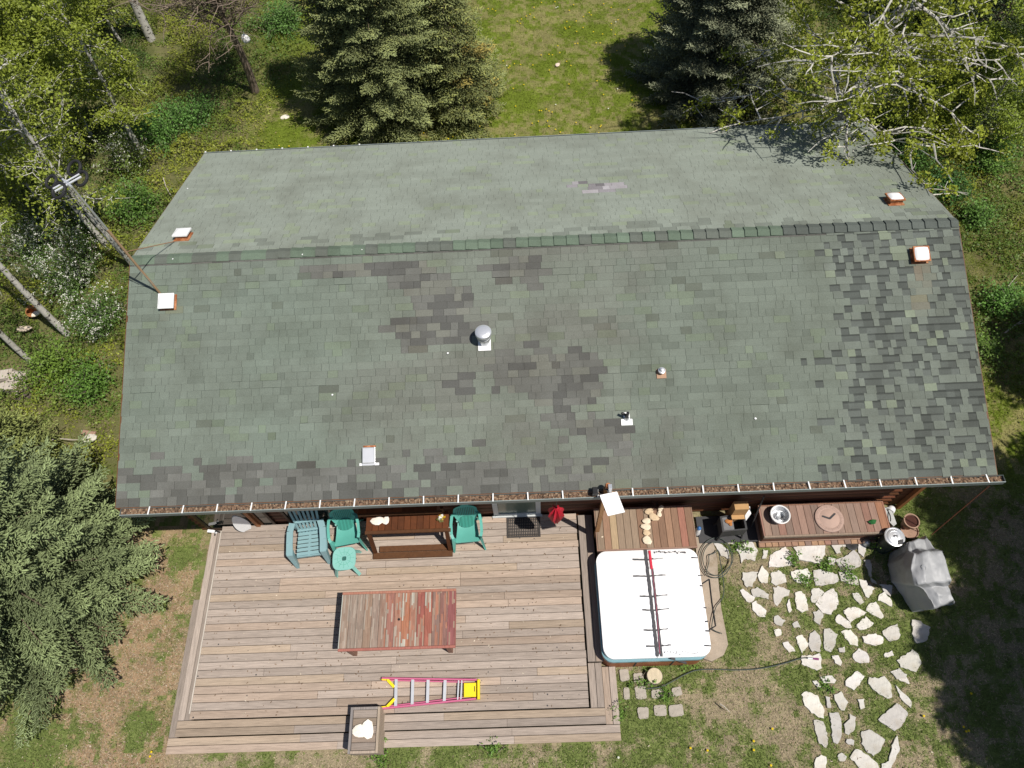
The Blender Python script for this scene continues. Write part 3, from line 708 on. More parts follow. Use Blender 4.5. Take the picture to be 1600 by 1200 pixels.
# potting bench
x0, y0 = P2(572, 812, D+.85); x1, _ = P2(701, 806, D+.85)
c = thing('potting_bench', 'low brown timber potting bench with a raised back shelf under the eave', 'workbench', ((x0+x1)/2, -4.24, D))
h = (x1-x0)/2; mb = MB(); WB = (.28, .15, .085); n = 13
for i in range(n): a = -h+2*h*i/n; mb.box((a+.003, -.16, .80), (a+2*h/n-.003, .20, .835), (lambda q: tuple(v_*q for v_ in WB))(random.uniform(.8, 1.3)), bev=.004)
mb.box((-h-.01, -.225, .79), (h+.04, -.162, .84), (.24, .17, .12), bev=.005); mb.build('worktop', m_wood, c)
mb = MB(); n = 9
for i in range(n): a = -h-.09+2*h*.94*i/n; mb.box((a, .08, 1.16), (a+2*h*.94/n-.002, .20, 1.185), (lambda q: tuple(v_*q for v_ in (.36, .20, .11)))(random.uniform(.9, 1.5)))
mb.box((-h-.09, .04, 1.12), (h-.03-.06, .079, 1.187), (.27, .20, .14)); mb.build('shelf', m_wood, c)
mb = MB(); mb.box((-h+.14, -.36, .04), (h-.06, -.24, .075), (.30, .22, .17)); mb.box((-h+.02, -.50, .04), (h-.0, -.375, .08), (.27, .20, .15)); mb.build('lower_shelf', m_wood, c)
for s in (-1, 1):
    for yy in (-.17, .17):
        mb = MB(); mb.bar((s*(h-.05), yy, .80), (s*(h-.05)-.0, yy*(2.2 if yy < 0 else 1), .0), .07, .07, (.22, .13, .08)); mb.build('leg', m_wood, c)
    mb = MB(); mb.box((s*(h-.11)-.03, .14, .84), (s*(h-.11)+.03, .19, 1.12), (.2, .12, .08)); mb.build('shelf_bracket', m_wood, c)

def blob(mb, loc, rx, ry, rz, seed, c=(1, 1, 1), flat=.0, n=10, m_=7, rough=.18, rot=0):
    R_ = random.Random(seed); v = []; f = []; ph = [R_.uniform(0, 6.28) for _ in range(6)]
    for i in range(m_+1):
        th = math.pi*i/m_
        for k in range(n):
            t = 2*math.pi*k/n; q = 1+rough*(math.sin(2*t+ph[0])*.6+math.sin(3*t+ph[1])*.5*math.sin(th)+math.cos(2*th+ph[2])*.3)+R_.uniform(-.06, .06)
            a, b = rx*q*math.sin(th)*math.cos(t), ry*q*math.sin(th)*math.sin(t)
            v.append((loc[0]+a*math.cos(rot)-b*math.sin(rot), loc[1]+a*math.sin(rot)+b*math.cos(rot), loc[2]+rz*(1+math.cos(th)*(1-flat if th < math.pi/2 else 1))))
    for i in range(m_):
        for k in range(n): f.append((i*n+k, (i+1)*n+k, (i+1)*n+(k+1) % n, i*n+(k+1) % n))
    mb.add(v, f, c)
def stone(px, py, z, r, label, seed, c=(1, 1, 1), elong=1.3, rot=0, hz=.5, name='stone', cat='stone', group=None, m_=None):
    x, y = P2(px, py, z); e = MB(); blob(e, (0, 0, 0), r, r/elong, r*hz, seed, c, .5, rot=rot)
    o = e.build(name, m_ or m_rock); o.location = (x, y, z); tag(o, label, cat, group); return o
zb = D+.836
stone(590, 815, zb, .12, 'left one of the two white stones on the potting bench', 1, (1.25, 1.3, 1.4), 1.3, 0, .35, group='stones on the potting bench')
stone(603, 814, zb, .085, 'smaller white stone on the potting bench, beside the larger one', 2, (1.25, 1.3, 1.4), 1.1, .5, .35, group='stones on the potting bench')
x, y = P2(689, 811, zb); mb = MB(); random.seed(4)
for k in range(26):
    a = random.uniform(0, 6.28); r = random.uniform(0, .07); b = Vector((r*math.cos(a), r*math.sin(a)*1.3, random.uniform(.01, .05))); t = random.uniform(0, 6.28); L_ = random.uniform(.02, .05)
    dx, dy = Vector((math.cos(t)*L_, math.sin(t)*L_, random.uniform(-.02, .02))), Vector((-math.sin(t)*.02, math.cos(t)*.02, random.uniform(-.015, .015)))
    mb.add([b-dx-dy, b+dx-dy, b+dx+dy, b-dx+dy], [(0, 1, 2, 3)], random.choice([(.7, .5, .03), (.75, .75, .7), (.7, .45, .02), (.12, .12, .03)]))
o = mb.build('artificial_flowers', m_flower); o.location = (x, y, zb); tag(o, 'bunch of yellow and white flowers lying on the potting bench', 'flowers')

# white pointed board leaning on the wall
x, y = P2(388, 828, D); mb = MB(); n = 28; o1 = []
for k in range(n):
    t = 2*math.pi*k/n; zz = .40+.40*math.sin(t); w = .17*math.cos(t)*(1-.25*math.sin(t))
    if abs(t-1.5*math.pi) < .25: zz += .05
    o1.append((w, zz))
v = [(p[0], -.012, p[1]) for p in o1]+[(p[0], .012, p[1]) for p in o1]
mb.add(v, [tuple(range(n)), tuple(range(n, 2*n))[::-1]]+[(i, i+n, (i+1) % n+n, (i+1) % n) for i in range(n)])
o = mb.xf(Matrix.Rotation(.45, 4, 'Z') @ Matrix.Rotation(-.06, 4, 'X') @ Matrix.Scale(.8, 4, (1, 0, 0))).build('skim_board', m_white); o.location = (x, y-.02, D+.005); tag(o, 'small white board with a notched tail leaning on the house wall', 'board')
x, y = P2(338, 831, ZA); mb = MB(); mb.bar((-.18, .02, .03), (-.04, .0, .03), .06, .01, (1, 1, 1)); mb.bar((-.04, 0, .03), (.03, -.03, .035), .05, .03)
o = mb.build('white_bracket', m_white); mb = MB(); mb.bar((0, 0, .055), (.11, -.03, .055), .025, .02); mb.bar((0, 0, .05), (-.01, -.09, .02), .02, .02); mb.build('arm', m_black, o)
o.location = (x, y, ZA); tag(o, 'white and black bracket lying at the left end of the deck by the wall', 'bracket')

# door mat
x, y = P2(818, 824, D); mb = MB(); w, h = .345, .215
mb.box((-w, -h, 0), (w, -h+.03, .014)); mb.box((-w, h-.03, 0), (w, h, .014)); mb.box((-w, -h+.03, 0), (-w+.03, h-.03, .014)); mb.box((w-.03, -h+.03, 0), (w, h-.03, .014))
for i in range(17): a = -w+.05+i*(2*w-.10)/16; mb.box((a-.010, -h+.0305, .001), (a+.010, h-.0305, .012))
for j in range(6): b = -h+.06+j*(2*h-.12)/5; mb.box((-w+.0305, b-.008, .0005), (w-.0305, b+.008, .0125))
o = mb.build('door_mat', m_mat); o.location = (x, y, D+.005); tag(o, 'dark rubber grid mat in front of the screen door', 'door mat')

# folded red parasol hanging below the gutter
x, y, z = P(869, 801, 1.95); mb = MB(); n = 16
prof = [(.02, .28), (.055, .22), (.11, .10), (.13, -.02), (.10, -.18), (.075, -.34), (.05, -.48), (.012, -.58)]
v = []; f = []
for r, zz in prof:
    for k in range(n):
        t = 2*math.pi*k/n; q = r*(1+.28*(1 if k % 2 else -1)*(r > .03)); v.append((q*math.cos(t), q*math.sin(t), zz))
for i in range(len(prof)-1):
    for k in range(n): f.append((i*n+k, (i+1)*n+k, (i+1)*n+(k+1) % n, i*n+(k+1) % n))
mb.add(v, f); o = mb.build('folded_parasol', m_redcloth); o.location = (x, y, z); tag(o, 'folded red cloth parasol hanging under the gutter beside the door', 'parasol')
mb = MB(); mb.tube([(0, 0, .26), (0, 0, .62)], .006); mb.build('cord', m_black, o)

# ladder lying on the deck
c0 = P(672, 1083, D+.06); c = thing('step_ladder', 'folded step ladder with pink rails and a yellow cap lying on the deck', 'ladder', (c0[0], c0[1], D))
def LL(px, py, z=.06): q = P(px, py, D+z); return Vector((q[0]-c0[0], q[1]-c0[1], z))
tl, tr, bl, br = LL(597, 1060), LL(746, 1062.5), LL(596, 1107.5), LL(744, 1092)
for a, b in ((tl, tr), (bl, br)):
    mb = MB(); mb.bar(a, b, .03, .085, up=(0, 0, 1)); mb.build('rail', m_pink, c)
    mb = MB(); q = Vector((0, .022 if a is tl else -.022, -.02)); mb.bar(a+Vector((.0, 0, -.035))-q*1.4, b+Vector((-.25, 0, -.035))-q*1.4, .02, .03); mb.build('rear_rail', m_pink, c)
for i, px in enumerate((619.5, 645.5, 669.5, 696, 717, 722)):
    t = (px-597)/149; a = tl.lerp(tr, t); b = bl.lerp(br, t)
    mb = MB(); mb.bar(a+Vector((0, -.012, .012)), b+Vector((0, .012, .012)), .055 if i < 4 else .025, .03); mb.build('rung', m_alu, c)
mb = MB()
for s, a in ((-1, tl), (1, bl)):
    e = a+Vector((.24, s*.16, .01)); m1 = a+Vector((.10, s*.02, .01)); mb.bar(a+Vector((0, s*.01, .01)), m1, .05, .05); mb.bar(m1, e, .05, .05)
mb.build('foot_brace', m_yellow, c)
a, b = LL(747.5, 1062), LL(747.5, 1093); mb = MB(); mb.box((a.x-.02, b.y, .0), (a.x+.028, a.y, .13), bev=.012)
a, b = LL(725, 1067.5), LL(744, 1089); mb.box((a.x, b.y, .055), (b.x, a.y, .085), bev=.006); mb.build('cap', m_yellow, c)
mb = MB(); mb.box((b.x-.035, b.y+.09, .0855), (b.x-.02, a.y-.06, .087)); mb.build('slot', m_black, c)

# planter box at the deck edge
HZ = .45; a = P(549, 1105, ZA+HZ); b = P(595, 1104, ZA+HZ); d_ = P(545, 1178, ZA+HZ); w = (b[0]-a[0])/2; h = (a[1]-d_[1])/2
cx, cy = (a[0]+b[0])/2-.01, (a[1]+d_[1])/2
c = thing('planter_box', 'grey wooden box with a sunken plank lid at the front edge of the deck', 'planter', (cx, cy, .1))
mb = MB(); t = .045; Z1 = HZ+ZA-.1
mb.box((-w, -h, .02), (-w+t, h, Z1), (.22, .2, .19), bev=.004); mb.box((w-t, -h, .02), (w, h, Z1), (.36, .29, .22), bev=.004); mb.box((-w+t, -h, .02), (w-t, -h+t, Z1-.002), (.36, .29, .23), bev=.004); mb.box((-w+t, h-t, .02), (w-t, h, Z1-.002), (.25, .22, .2), bev=.004)
mb.build('side_panel', m_decky, c)
mb = MB()
for i in range(5): q = -h+t+(2*h-2*t)*i/5; mb.box((-w+t+.004, q+.003, Z1-.07), (w-t-.004, q+(2*h-2*t)/5-.003, Z1-.045), wd(.6, .95, .3), bev=.004)
mb.build('lid', m_deck, c)
stone(562, 1143, .1+Z1-.045, .13, 'left one of the two white stones on the planter box', 5, (1.3, 1.35, 1.4), 1.2, .3, .3, group='stones on the planter box')
stone(575, 1140, .1+Z1-.045, .12, 'right and brighter one of the two white stones on the planter box', 6, (1.45, 1.5, 1.6), .85, .3, .35, group='stones on the planter box')

# ---------------------------------------------------------------- signpost and bench box
BZ = .76
def quadmean(*q): return (sum(p[0] for p in q)/len(q), sum(p[1] for p in q)/len(q))
q = [P(*p, BZ) for p in ((927, 795), (1081, 789), (1089, 855), (934, 861))]; cx, cy = quadmean(*q)
w, h = ((q[1][0]-q[0][0])+(q[2][0]-q[3][0]))/4, ((q[0][1]-q[3][1])+(q[1][1]-q[2][1]))/4
c = thing('bench_box', 'reddish plank topped box between the house wall and the hot tub', 'bench', (cx, cy, 0))
random.seed(8); mb = MB(); n = 14; RW = [(.30, .15, .095), (.34, .13, .09), (.27, .16, .11), (.31, .19, .13), (.24, .15, .11)]
def rw(r=None):
    b = random.uniform(.75, 1.2); q_ = random.choice(RW); return tuple(v_*b for v_ in q_)
for i in range(n):
    a = -w+.02+i*(2*w-.04)/n; col = (.44, .27, .16) if i == 2 else rw()
    mb.box((a+.003, -h+.025, BZ-.035), (a+(2*w-.04)/n-.003, h-.02, BZ+random.uniform(-.002, .002)), col, bev=.004)
mb.build('lid', m_redwood, c)
mb = MB(); mb.box((-w, -h, BZ-.06), (w, -h+.022, BZ-.001), (.33, .17, .12)); mb.box((-w, h-.018, BZ-.06), (w, h, BZ-.001), (.33, .17, .12)); mb.box((-w, -h+.023, BZ-.06), (-w+.018, h-.019, BZ-.003), (.3, .16, .11)); mb.box((w-.018, -h+.023, BZ-.06), (w, h-.019, BZ-.003), (.3, .16, .11)); mb.build('frame', m_redwood, c)
mb = MB(); mb.box((-w+.03, -h+.03, 0), (w-.03, h-.02, BZ-.061), (.16, .09, .06)); mb.build('cabinet', m_redwood, c)

x, y = P2(931, 838, D); y = -4.42; 
c = thing('lamp_post', 'wooden post by the bench box carrying a tilted white panel', 'post', (x, y, D))
# post rises from the deck step beside the bench
mb = MB(); mb.bar((0, 0, 0), (.02, .0, 2.7), .075, .075, (1, .95, .9)); mb.build('post', m_wood, c)
qs = [(937, 773.6), (964, 768), (976.4, 800), (949.8, 806)]; pts = [P(px, py, 3.05+dz) for (px, py), dz in zip(qs, (.06, .06, -.06, -.06))]
v = [(p[0]-x, p[1]-y, 3.05+dz-D) for p, dz in zip(pts, (.06, .06, -.06, -.06))]; mb = MB()
mb.add(v+[(p[0], p[1], p[2]-.02) for p in v], [(0, 3, 2, 1), (4, 5, 6, 7), (0, 1, 5, 4), (1, 2, 6, 5), (2, 3, 7, 6), (3, 0, 4, 7)]); mb.build('panel', m_white, c)
pc = Vector(v[0])*.25+Vector(v[1])*.25+Vector(v[2])*.25+Vector(v[3])*.25
mb = MB(); mb.bar((.02, 0, 2.78), pc-Vector((0, 0, .03)), .03, .03); mb.build('panel_arm', m_iron, c)
z_ = 3.15; fx, fy = P2(950, 759, z_); mb = MB(); mb.lathe([(.001, -.05), (.05, -.045), (.055, 0), (.04, .04), (.001, .05)], (fx-x, fy-y, z_-D), 16); mb.build('finial', m_rust, c, smooth=True)
gx, gy = P2(952, 766, 3.02); mb = MB(); mb.box((gx-x-.03, gy-y-.05, 2.70), (gx-x+.03, gy-y+.03, 2.88)); mb.bar((.02, 0, 2.7), (gx-x, gy-y, 2.8), .03, .03); mb.bar((gx-x, gy-y, 2.85), (fx-x, fy-y, z_-D-.03), .02, .02); mb.build('lamp_head', m_galv, c)
x, y = P2(929.5, 768, 2.98); mb = MB(); mb.box((-.045, -.06, -.07), (.05, .06, .05), bev=.01); mb.bar((0, .0, -.05), (.14, -.05, -.08), .015, .015)
o = mb.build('floodlight', m_black); o.location = (x, y, 3.0); tag(o, 'small black floodlight clamped on the gutter edge beside the white panel', 'lamp')

# stones, twigs on the bench box
for i, (px, py, r, el, ro, lb) in enumerate([(1014, 800, .095, 1.4, 0, 'cream stone nearest the twigs on the bench box'), (1032, 795, .075, 1.5, 1, 'small tan stone at the wall end of the stone row on the bench box'), (1030, 804, .07, 1.4, 1.2, 'small cream stone right of the big slanting one on the bench box'),
        (1021, 809, .12, 1.5, -.8, 'largest cream stone lying aslant on the bench box'), (1010, 815, .10, 1.8, .1, 'flat long cream stone in the stone row on the bench box'), (1009, 824, .10, 1.35, 0, 'square whitish stone in the stone row on the bench box'),
        (1010, 833, .085, 1.5, -.3, 'tan stone between two paler ones in the row on the bench box'), (1011, 845, .10, 1.1, .2, 'pointed pink stone at the tub end of the stone row'), (941, 839, .02, 1.4, .2, 'tiny white pebble on the left of the bench box')]):
    stone(px, py, BZ+.003, r, lb, 20+i, (1.15, 1.1, 1.02) if i % 3 else (.95, .82, .66), el, ro, .4, group='stones laid in a row on the bench box')
x, y = P2(1026, 792, BZ); mb = MB(); random.seed(3)
for k in range(26):
    a = random.uniform(0, 6.28); e = random.uniform(.2, 1.2); L_ = random.uniform(.10, .24); d1 = Vector((math.cos(a)*math.cos(e), math.sin(a)*math.cos(e), math.sin(e)))
    p0 = Vector((random.uniform(-.04, .04), random.uniform(-.04, .04), 0)); mb.tube([p0, p0+d1*L_*.5, p0+d1*L_+Vector((random.uniform(-.05, .05), random.uniform(-.05, .05), .02))], [.005, .004, .002], n=4)
for k in range(5): mb.tube([(-.05, .0, .03), (-.2, .03*k-.05, .02), (-.32, .03*k-.06, .01)], .004, n=4)
o = mb.build('dry_twigs', mat('dry_twig', rgb=(.07, .04, .03), rough=.9)); o.location = (x, y, BZ+.003); tag(o, 'bundle of dark dry twigs behind the stones on the bench box', 'twigs')

# ---------------------------------------------------------------- hot tub
TBZ = .73; q = [P(*p, TBZ) for p in ((932, 861), (1089, 857), (1113, 1026), (942, 1029))]; cx, cy = quadmean(*q)
w, h = ((q[1][0]-q[0][0])+(q[2][0]-q[3][0]))/4, ((q[0][1]-q[3][1])+(q[1][1]-q[2][1]))/4
tub = thing('hot_tub', 'square hot tub with a bright white vinyl cover patched with tape', 'hot tub', (cx, cy, 0))
def rrect(w, h, r, n=6):
    o = []
    for (sx, sy, a0) in ((1, 1, 0), (-1, 1, 90), (-1, -1, 180), (1, -1, 270)):
        for k in range(n+1):
            t = math.radians(a0+90*k/n); o.append((sx*(w-r)+r*math.cos(t), sy*(h-r)+r*math.sin(t)))
    return o
SH = Matrix.Translation((-.035, -.05, 0)); mb = MB(); mb.prism(rrect(w-.02, h-.012, .20), 0, TBZ-.17); mb.xf(SH).build('cabinet', m_cab, tub)
mb = MB()
for s in (-.35, .35): mb.box((s*w-.012, -h+.004, .02), (s*w+.012, -h+.014, TBZ-.18))
mb.xf(SH).build('cabinet_seam', m_iron, tub)
mb = MB(); mb.prism(rrect(w-.004, h-.002, .21), TBZ-.168, TBZ-.098, inset=.004); mb.xf(SH).build('shell_rim', m_rim, tub, smooth=True)
# two cover halves with a sagging seam line
XS = -.02
for s in (-1, 1):
    full = rrect(w, h, .20, 8); mb = MB(); full = [(p[0], p[1]) for p in full]
    half = [p for p in full if (p[0] < XS if s < 0 else p[0] > XS)]
    # order keeps ccw; close with the seam
    half = sorted(half, key=lambda p: math.atan2(p[1], p[0]-s*.5*w)) if False else half
    if s < 0: half = [(XS-.004, h)]+half+[(XS-.004, -h)]
    else:
        i0 = next(i for i in range(len(full)) if full[i][0] > XS and full[i-1][0] <= XS); rot_ = [full[(i0+k) % len(full)] for k in range(len(full))]
        half = [(XS+.004, -h)]+[p for p in rot_ if p[0] > XS]+[(XS+.004, h)]
    n = len(half); cx_ = sum(p[0] for p in half)/n
    rings = []
    for (k, z) in ((1.0, TBZ-.09), (1.0, TBZ-.012), (.985, TBZ)):
        rings.append([(cx_+(p[0]-cx_)*k, p[1]*k, z) for p in half])
    v = [p for r in rings for p in r]+[(cx_, 0, TBZ+.018)]; f = [tuple(range(n))[::-1]]
    for i in range(2):
        for k in range(n): f.append((i*n+k, i*n+(k+1) % n, (i+1)*n+(k+1) % n, (i+1)*n+k))
    for k in range(n): f.append((2*n+k, 2*n+(k+1) % n, 3*n))
    mb.add(v, f); mb.build('cover_panel', m_vinyl, tub, smooth=True)
def T(px, py, z=TBZ+.022): q_ = P(px, py, z); return Vector((q_[0]-cx, q_[1]-cy, z))
def strip(mb, pts, wd_, z=TBZ+.022, jag=0, c=(1, 1, 1)):
    p = [T(*q_, z) for q_ in pts]; L_ = []
    for a, b in zip(p[:-1], p[1:]):
        n_ = max(1, int((b-a).length/.04))
        L_ += [a.lerp(b, k/n_) for k in range(n_)]
    L_.append(p[-1]); v = []
    for i, q_ in enumerate(L_):
        d_ = (L_[min(i+1, len(L_)-1)]-L_[max(i-1, 0)]).normalized(); s_ = Vector((-d_.y, d_.x, 0))
        v += [q_-s_*(wd_/2+random.uniform(-jag, jag)), q_+s_*(wd_/2+random.uniform(-jag, jag))]
    mb.add(v, [(2*i, 2*i+1, 2*i+3, 2*i+2) for i in range(len(L_)-1)], c)
random.seed(5); ZT = TBZ+.0235
mb = MB(); strip(mb, [(1008.5, 859), (1018, 940), (1027.5, 1026)], .055, ZT, .006); strip(mb, [(1019.5, 888), (1027, 960), (1034, 1026)], .038, ZT, .005)
for (mx, my, x0, x1) in ((1013, 873.5, 989, 1036.5), (1014, 899.5, 989.5, 1040), (1020, 931, 1000, 1043), (1024, 952.5, 1004, 1045.5), (1025, 984, 1006, 1044.5), (1029, 1009, 1010, 1049.5)):
    strip(mb, [(x0, my+.5), (mx, my+1), (mx+8, my-.6)], .030, ZT+.001, .004); strip(mb, [(mx+6, my), (x1, my-1.5)], .018, ZT+.0012, .006)
for (x0, y0, L_) in ((1081, 871.5, 9), (1091, 899, 7), (1094, 915, 4), (1100, 949.5, 4), (1102, 971, 5), (1102.5, 986, 7), (1101, 1009, 10)): strip(mb, [(x0, y0), (x0+L_, y0)], .026, ZT, .006)
for k in range(16): a = 1022+k*3.2; strip(mb, [(a, 862.5+random.uniform(-1, 1)), (a+random.uniform(1, 3), 862.5+random.uniform(-1.5, 3))], .02, ZT, .008)
for k in range(12): a = 1038+k*4.6; strip(mb, [(a, 1021+random.uniform(-2, 2)), (a+random.uniform(1, 4), 1021+random.uniform(-4, 3))], .008, ZT, .002)
mb.build('patch_tape', m_tape, tub)
mb = MB(); strip(mb, [(1015, 860), (1018.5, 889)], .045, ZT+.002, .003); mb.build('red_strap', m_redtape, tub); mb = MB(); strip(mb, [(1019, 889), (1026, 950), (1031, 1022)], .014, ZT+.002, .004); mb.build('seam_strip', mat('faded_strap', rgb=(.26, .07, .10), rough=.7, nscale=30, namt=.4), tub)
mb = MB(); a, b = T(1048, 1028, TBZ-.02), T(1072, 1036, .40); mb.bar(a, b, .04, .02); mb.build('cover_strap', m_tape, tub)
mb = MB(); a, b = T(1097, 912, .5), T(1108, 905, .5); mb.bar(a, b, .025, .025); b2 = T(1118, 978, .55); mb.tube([T(1108, 905, .5), T(1112, 940, .48), T(1118, 978, .45), T(1108, 984, .45)], .016); mb.build('cover_lifter', m_black, tub, smooth=True)

# concrete strip beside the tub
pp = [(1086, 838), (1112, 838), (1121, 870), (1122, 900), (1127, 950), (1134, 985), (1138, 1008), (1131, 1024), (1112, 1034), (1100, 1030)]
mb = MB(); mb.prism([P2(*p, .05) for p in pp], -.05, .045, inset=.01); o = mb.build('concrete_path', m_concrete); tag(o, 'worn concrete strip along the right side of the hot tub', None, kind='structure')

# hoses
def hose(pts, z, r, m_, label, name='garden_hose', cat='hose', closed=False, extra=None):
    P_ = [Vector((*P2(*p, z), z+(p_i % 3)*.006)) for p_i, p in enumerate(pts)]; o0 = P_[0].copy(); out = []
    n = len(P_)
    for i in range(n-1):
        p0, p1, p2, p3 = P_[max(i-1, 0)], P_[i], P_[i+1], P_[min(i+2, n-1)]
        for k in range(6):
            t = k/6; out.append(.5*((2*p1)+(-p0+p2)*t+(2*p0-5*p1+4*p2-p3)*t*t+(-p0+3*p1-3*p2+p3)*t**3)-o0)
    out.append(P_[-1]-o0); mb = MB(); mb.tube(out, r, n=8); o = mb.build(name, m_, smooth=True); o.location = o0; return tag(o, label, cat), o0
hp = []
for k in range(27):
    t = k*.6; rr = (26, 21, 24, 15)[min(3, k // 8)]; hp.append((1119+rr*math.cos(t+2.2)*(1 if k < 22 else .5), 873+rr*1.25*math.sin(t+2.2)*(1 if k < 22 else .55)))
hp += [(1131, 925), (1118, 950), (1112, 978), (1116, 985), (1128, 990)]
hose(hp, .10, .009, m_hose, 'coiled dark hose lying on the concrete strip beside the hot tub')
o, o0 = hose([(1008, 1076), (1030, 1074), (1048, 1066), (1070, 1054), (1090, 1047), (1120, 1046), (1150, 1047), (1185, 1045), (1220, 1038), (1250, 1029), (1262, 1028)], .035, .010, m_hose, 'thin green grey garden hose crossing the lawn to the flagstones')
a = Vector((*P2(1262, 1028, .05), .05))-o0; b = Vector((*P2(1279, 1030, .05), .05))-o0
mb = MB(); mb.tube([a, a.lerp(b, .45)], .018); mb.build('connector', m_galv, o); mb = MB(); mb.tube([a.lerp(b, .48), b], [.016, .022]); mb.build('nozzle', mat('purple_plastic', rgb=(.22, .05, .16), rough=.4), o)

# ---------------------------------------------------------------- fire box, carton, pipe
x, y = P2(1147, 817, .62); c = thing('fire_box', 'open black steel fire box with ash standing by the wall', 'fire pit', (x, y, 0), .0)
FB = .62; q = [P(*p, FB) for p in ((1125, 807), (1163, 801), (1168, 827), (1129, 831))]; v = [(p[0]-x, p[1]-y) for p in q]
def shell(mb, poly, z0, z1, t=.02):
    n = len(poly); cx_ = sum(p[0] for p in poly)/n; cy_ = sum(p[1] for p in poly)/n
    inn = [(cx_+(p[0]-cx_)*(1-t/.2), cy_+(p[1]-cy_)*(1-t/.2)) for p in poly]
    V_ = [(*p, z0) for p in poly]+[(*p, z1) for p in poly]+[(*p, z1) for p in inn]+[(*p, z0+.02) for p in inn]
    f = [tuple(range(3*n, 4*n)), tuple(range(n))]
    for i in range(n):
        j = (i+1) % n; f += [(i, j, n+j, n+i), (n+i, n+j, 2*n+j, 2*n+i), (2*n+i, 2*n+j, 3*n+j, 3*n+i)]
    mb.add(V_, f)
mb = MB(); shell(mb, v, .28, FB, .03); mb.build('box', m_iron, c)
L0, L1 = Vector((*v[0], 0)).lerp(Vector((*v[1], 0)), .5), Vector((*v[3], 0)).lerp(Vector((*v[2], 0)), .5)
mb = MB(); k_ = .94; poly = [(v[0][0]*k_, v[0][1]*k_), (L0.x, L0.y*k_), (L1.x, L1.y*k_), (v[3][0]*k_, v[3][1]*k_)]; mb.prism(poly, FB-.08, FB-.025); mb.build('ash_tray', m_ash, c)
mb = MB(); blob(mb, (-.10, .04, FB-.03), .07, .05, .022, 4); blob(mb, (-.07, -.02, FB-.03), .04, .035, .02, 6); mb.build('charred_leaves', m_orange, c)
for i in range(4):
    mb = MB(); mb.bar((v[i][0]*.9, v[i][1]*.9, .29), (v[i][0]*1.05, v[i][1]*1.05, .0), .03, .03); mb.build('leg', m_iron, c)
zc = 1.05; q = [P(*p, zc) for p in ((1146, 776), (1168, 776), (1168, 785), (1146, 785))]; cx, cy = quadmean(*q); w_ = (q[1][0]-q[0][0])/2
c = thing('cardboard_box', 'tall brown cardboard box behind the black fire box', 'carton', (cx, -4.12, .0))
mb = MB(); mb.box((-w_, -.08, .0), (w_, .09, zc), (1, 1, 1)); mb.build('box', m_card, c); mb = MB(); mb.box((-w_-.01, -.17, .72), (w_-.03, -.085, .735)); mb.build('flap', m_card, c)
x, y = P2(1169, 799, .6); mb = MB(); mb.add([(-.05, .10, .0), (.06, .11, -.02), (.08, -.02, -.1), (-.02, -.13, -.25), (-.06, -.03, -.05)]+[(-.05, .10, -.02), (.06, .11, -.04), (.08, -.02, -.12), (-.02, -.13, -.27), (-.06, -.03, -.07)], [(0, 4, 3, 2, 1), (5, 6, 7, 8, 9)]+[(i, (i+1) % 5, (i+1) % 5+5, i+5) for i in range(5)])
o = mb.build('paper_sheet', m_white); o.location = (x, y, .6); tag(o, 'folded white sheet tucked beside the cardboard box', 'paper')
a, b = Vector(P(1194, 775, 1.25)), Vector(P(1174, 822, .10)); mb = MB(); mb.tube([Vector((0, 0, 0)), a-b], .016)
o = mb.build('black_pipe', m_iron, smooth=True); o.location = b; tag(o, 'thin dark pipe leaning on the wall left of the long planter bench', 'pipe')
x, y = P2(1092, 826, .3); c = thing('lantern', 'small white lantern with a blue lid in the dark gap beside the bench box', 'lantern', (x, y, 0))
MB().lathe([(.001, 0), (.07, .0), (.075, .02), (.05, .25), (.035, .30)], n=16).build('body', m_white, c, smooth=True); MB().lathe([(.04, .301), (.045, .33), (.02, .37), (.001, .375)], n=14).build('lid', m_blue, c, smooth=True)
# dark timber base in the gap
mb = MB(); a, b = P2(1092, 834, .12), P2(1182, 800, .12); mb.box((a[0], -4.55, 0), (b[0], -3.98, .06)); o = mb.build('paving_slab', m_iron); tag(o, 'dark slab between the bench box and the long planter bench', 'slab')

# ---------------------------------------------------------------- long planter bench on bricks
LZ = .52; q = [P(*p, LZ) for p in ((1184, 788), (1381, 782), (1391, 831), (1195, 842))]; cx, cy = quadmean(*q)
w, h = ((q[1][0]-q[0][0])+(q[2][0]-q[3][0]))/4, ((q[0][1]-q[3][1])+(q[1][1]-q[2][1]))/4; random.seed(19)
c = thing('planter_bench', 'long reddish plank bench on a brick footing against the log wall', 'bench', (cx, cy, 0))
mb = MB(); n = 17; LC = [(.31, .165, .125), (.32, .15, .11), (.28, .165, .125), (.265, .155, .12), (.31, .175, .13), (.29, .16, .12)]
for i in range(n):
    a = -w+.03+i*(2*w-.06)/n; fq = random.uniform(.8, 1.15); col = tuple(v_*fq for v_ in random.choice(LC))
    if i == n-1: col = (.34, .14, .08)
    mb.box((a+.003, -h+.04, LZ-.03), (a+(2*w-.06)/n-.003, h-.04, LZ+random.uniform(-.002, .002)), col, bev=.004)
mb.build('lid', m_redwood, c)
mb = MB(); mb.box((-w, -h, LZ-.08), (w, -h+.038, LZ+.004), (.30, .19, .14), bev=.004); mb.box((-w, h-.038, LZ-.08), (w, h, LZ+.004), (.36, .16, .10)); mb.box((-w, -h+.039, LZ-.08), (-w+.028, h-.039, LZ+.003), (.35, .16, .12)); mb.box((w-.028, -h+.039, LZ-.08), (w, h-.039, LZ+.003), (.34, .14, .09)); mb.build('frame', m_redwood, c)
mb = MB(); mb.box((-w+.05, -h+.05, .09), (w-.05, h-.02, LZ-.081), (.17, .07, .045)); mb.build('cabinet', m_redwood, c)
mb = MB(); bx = -w+.0
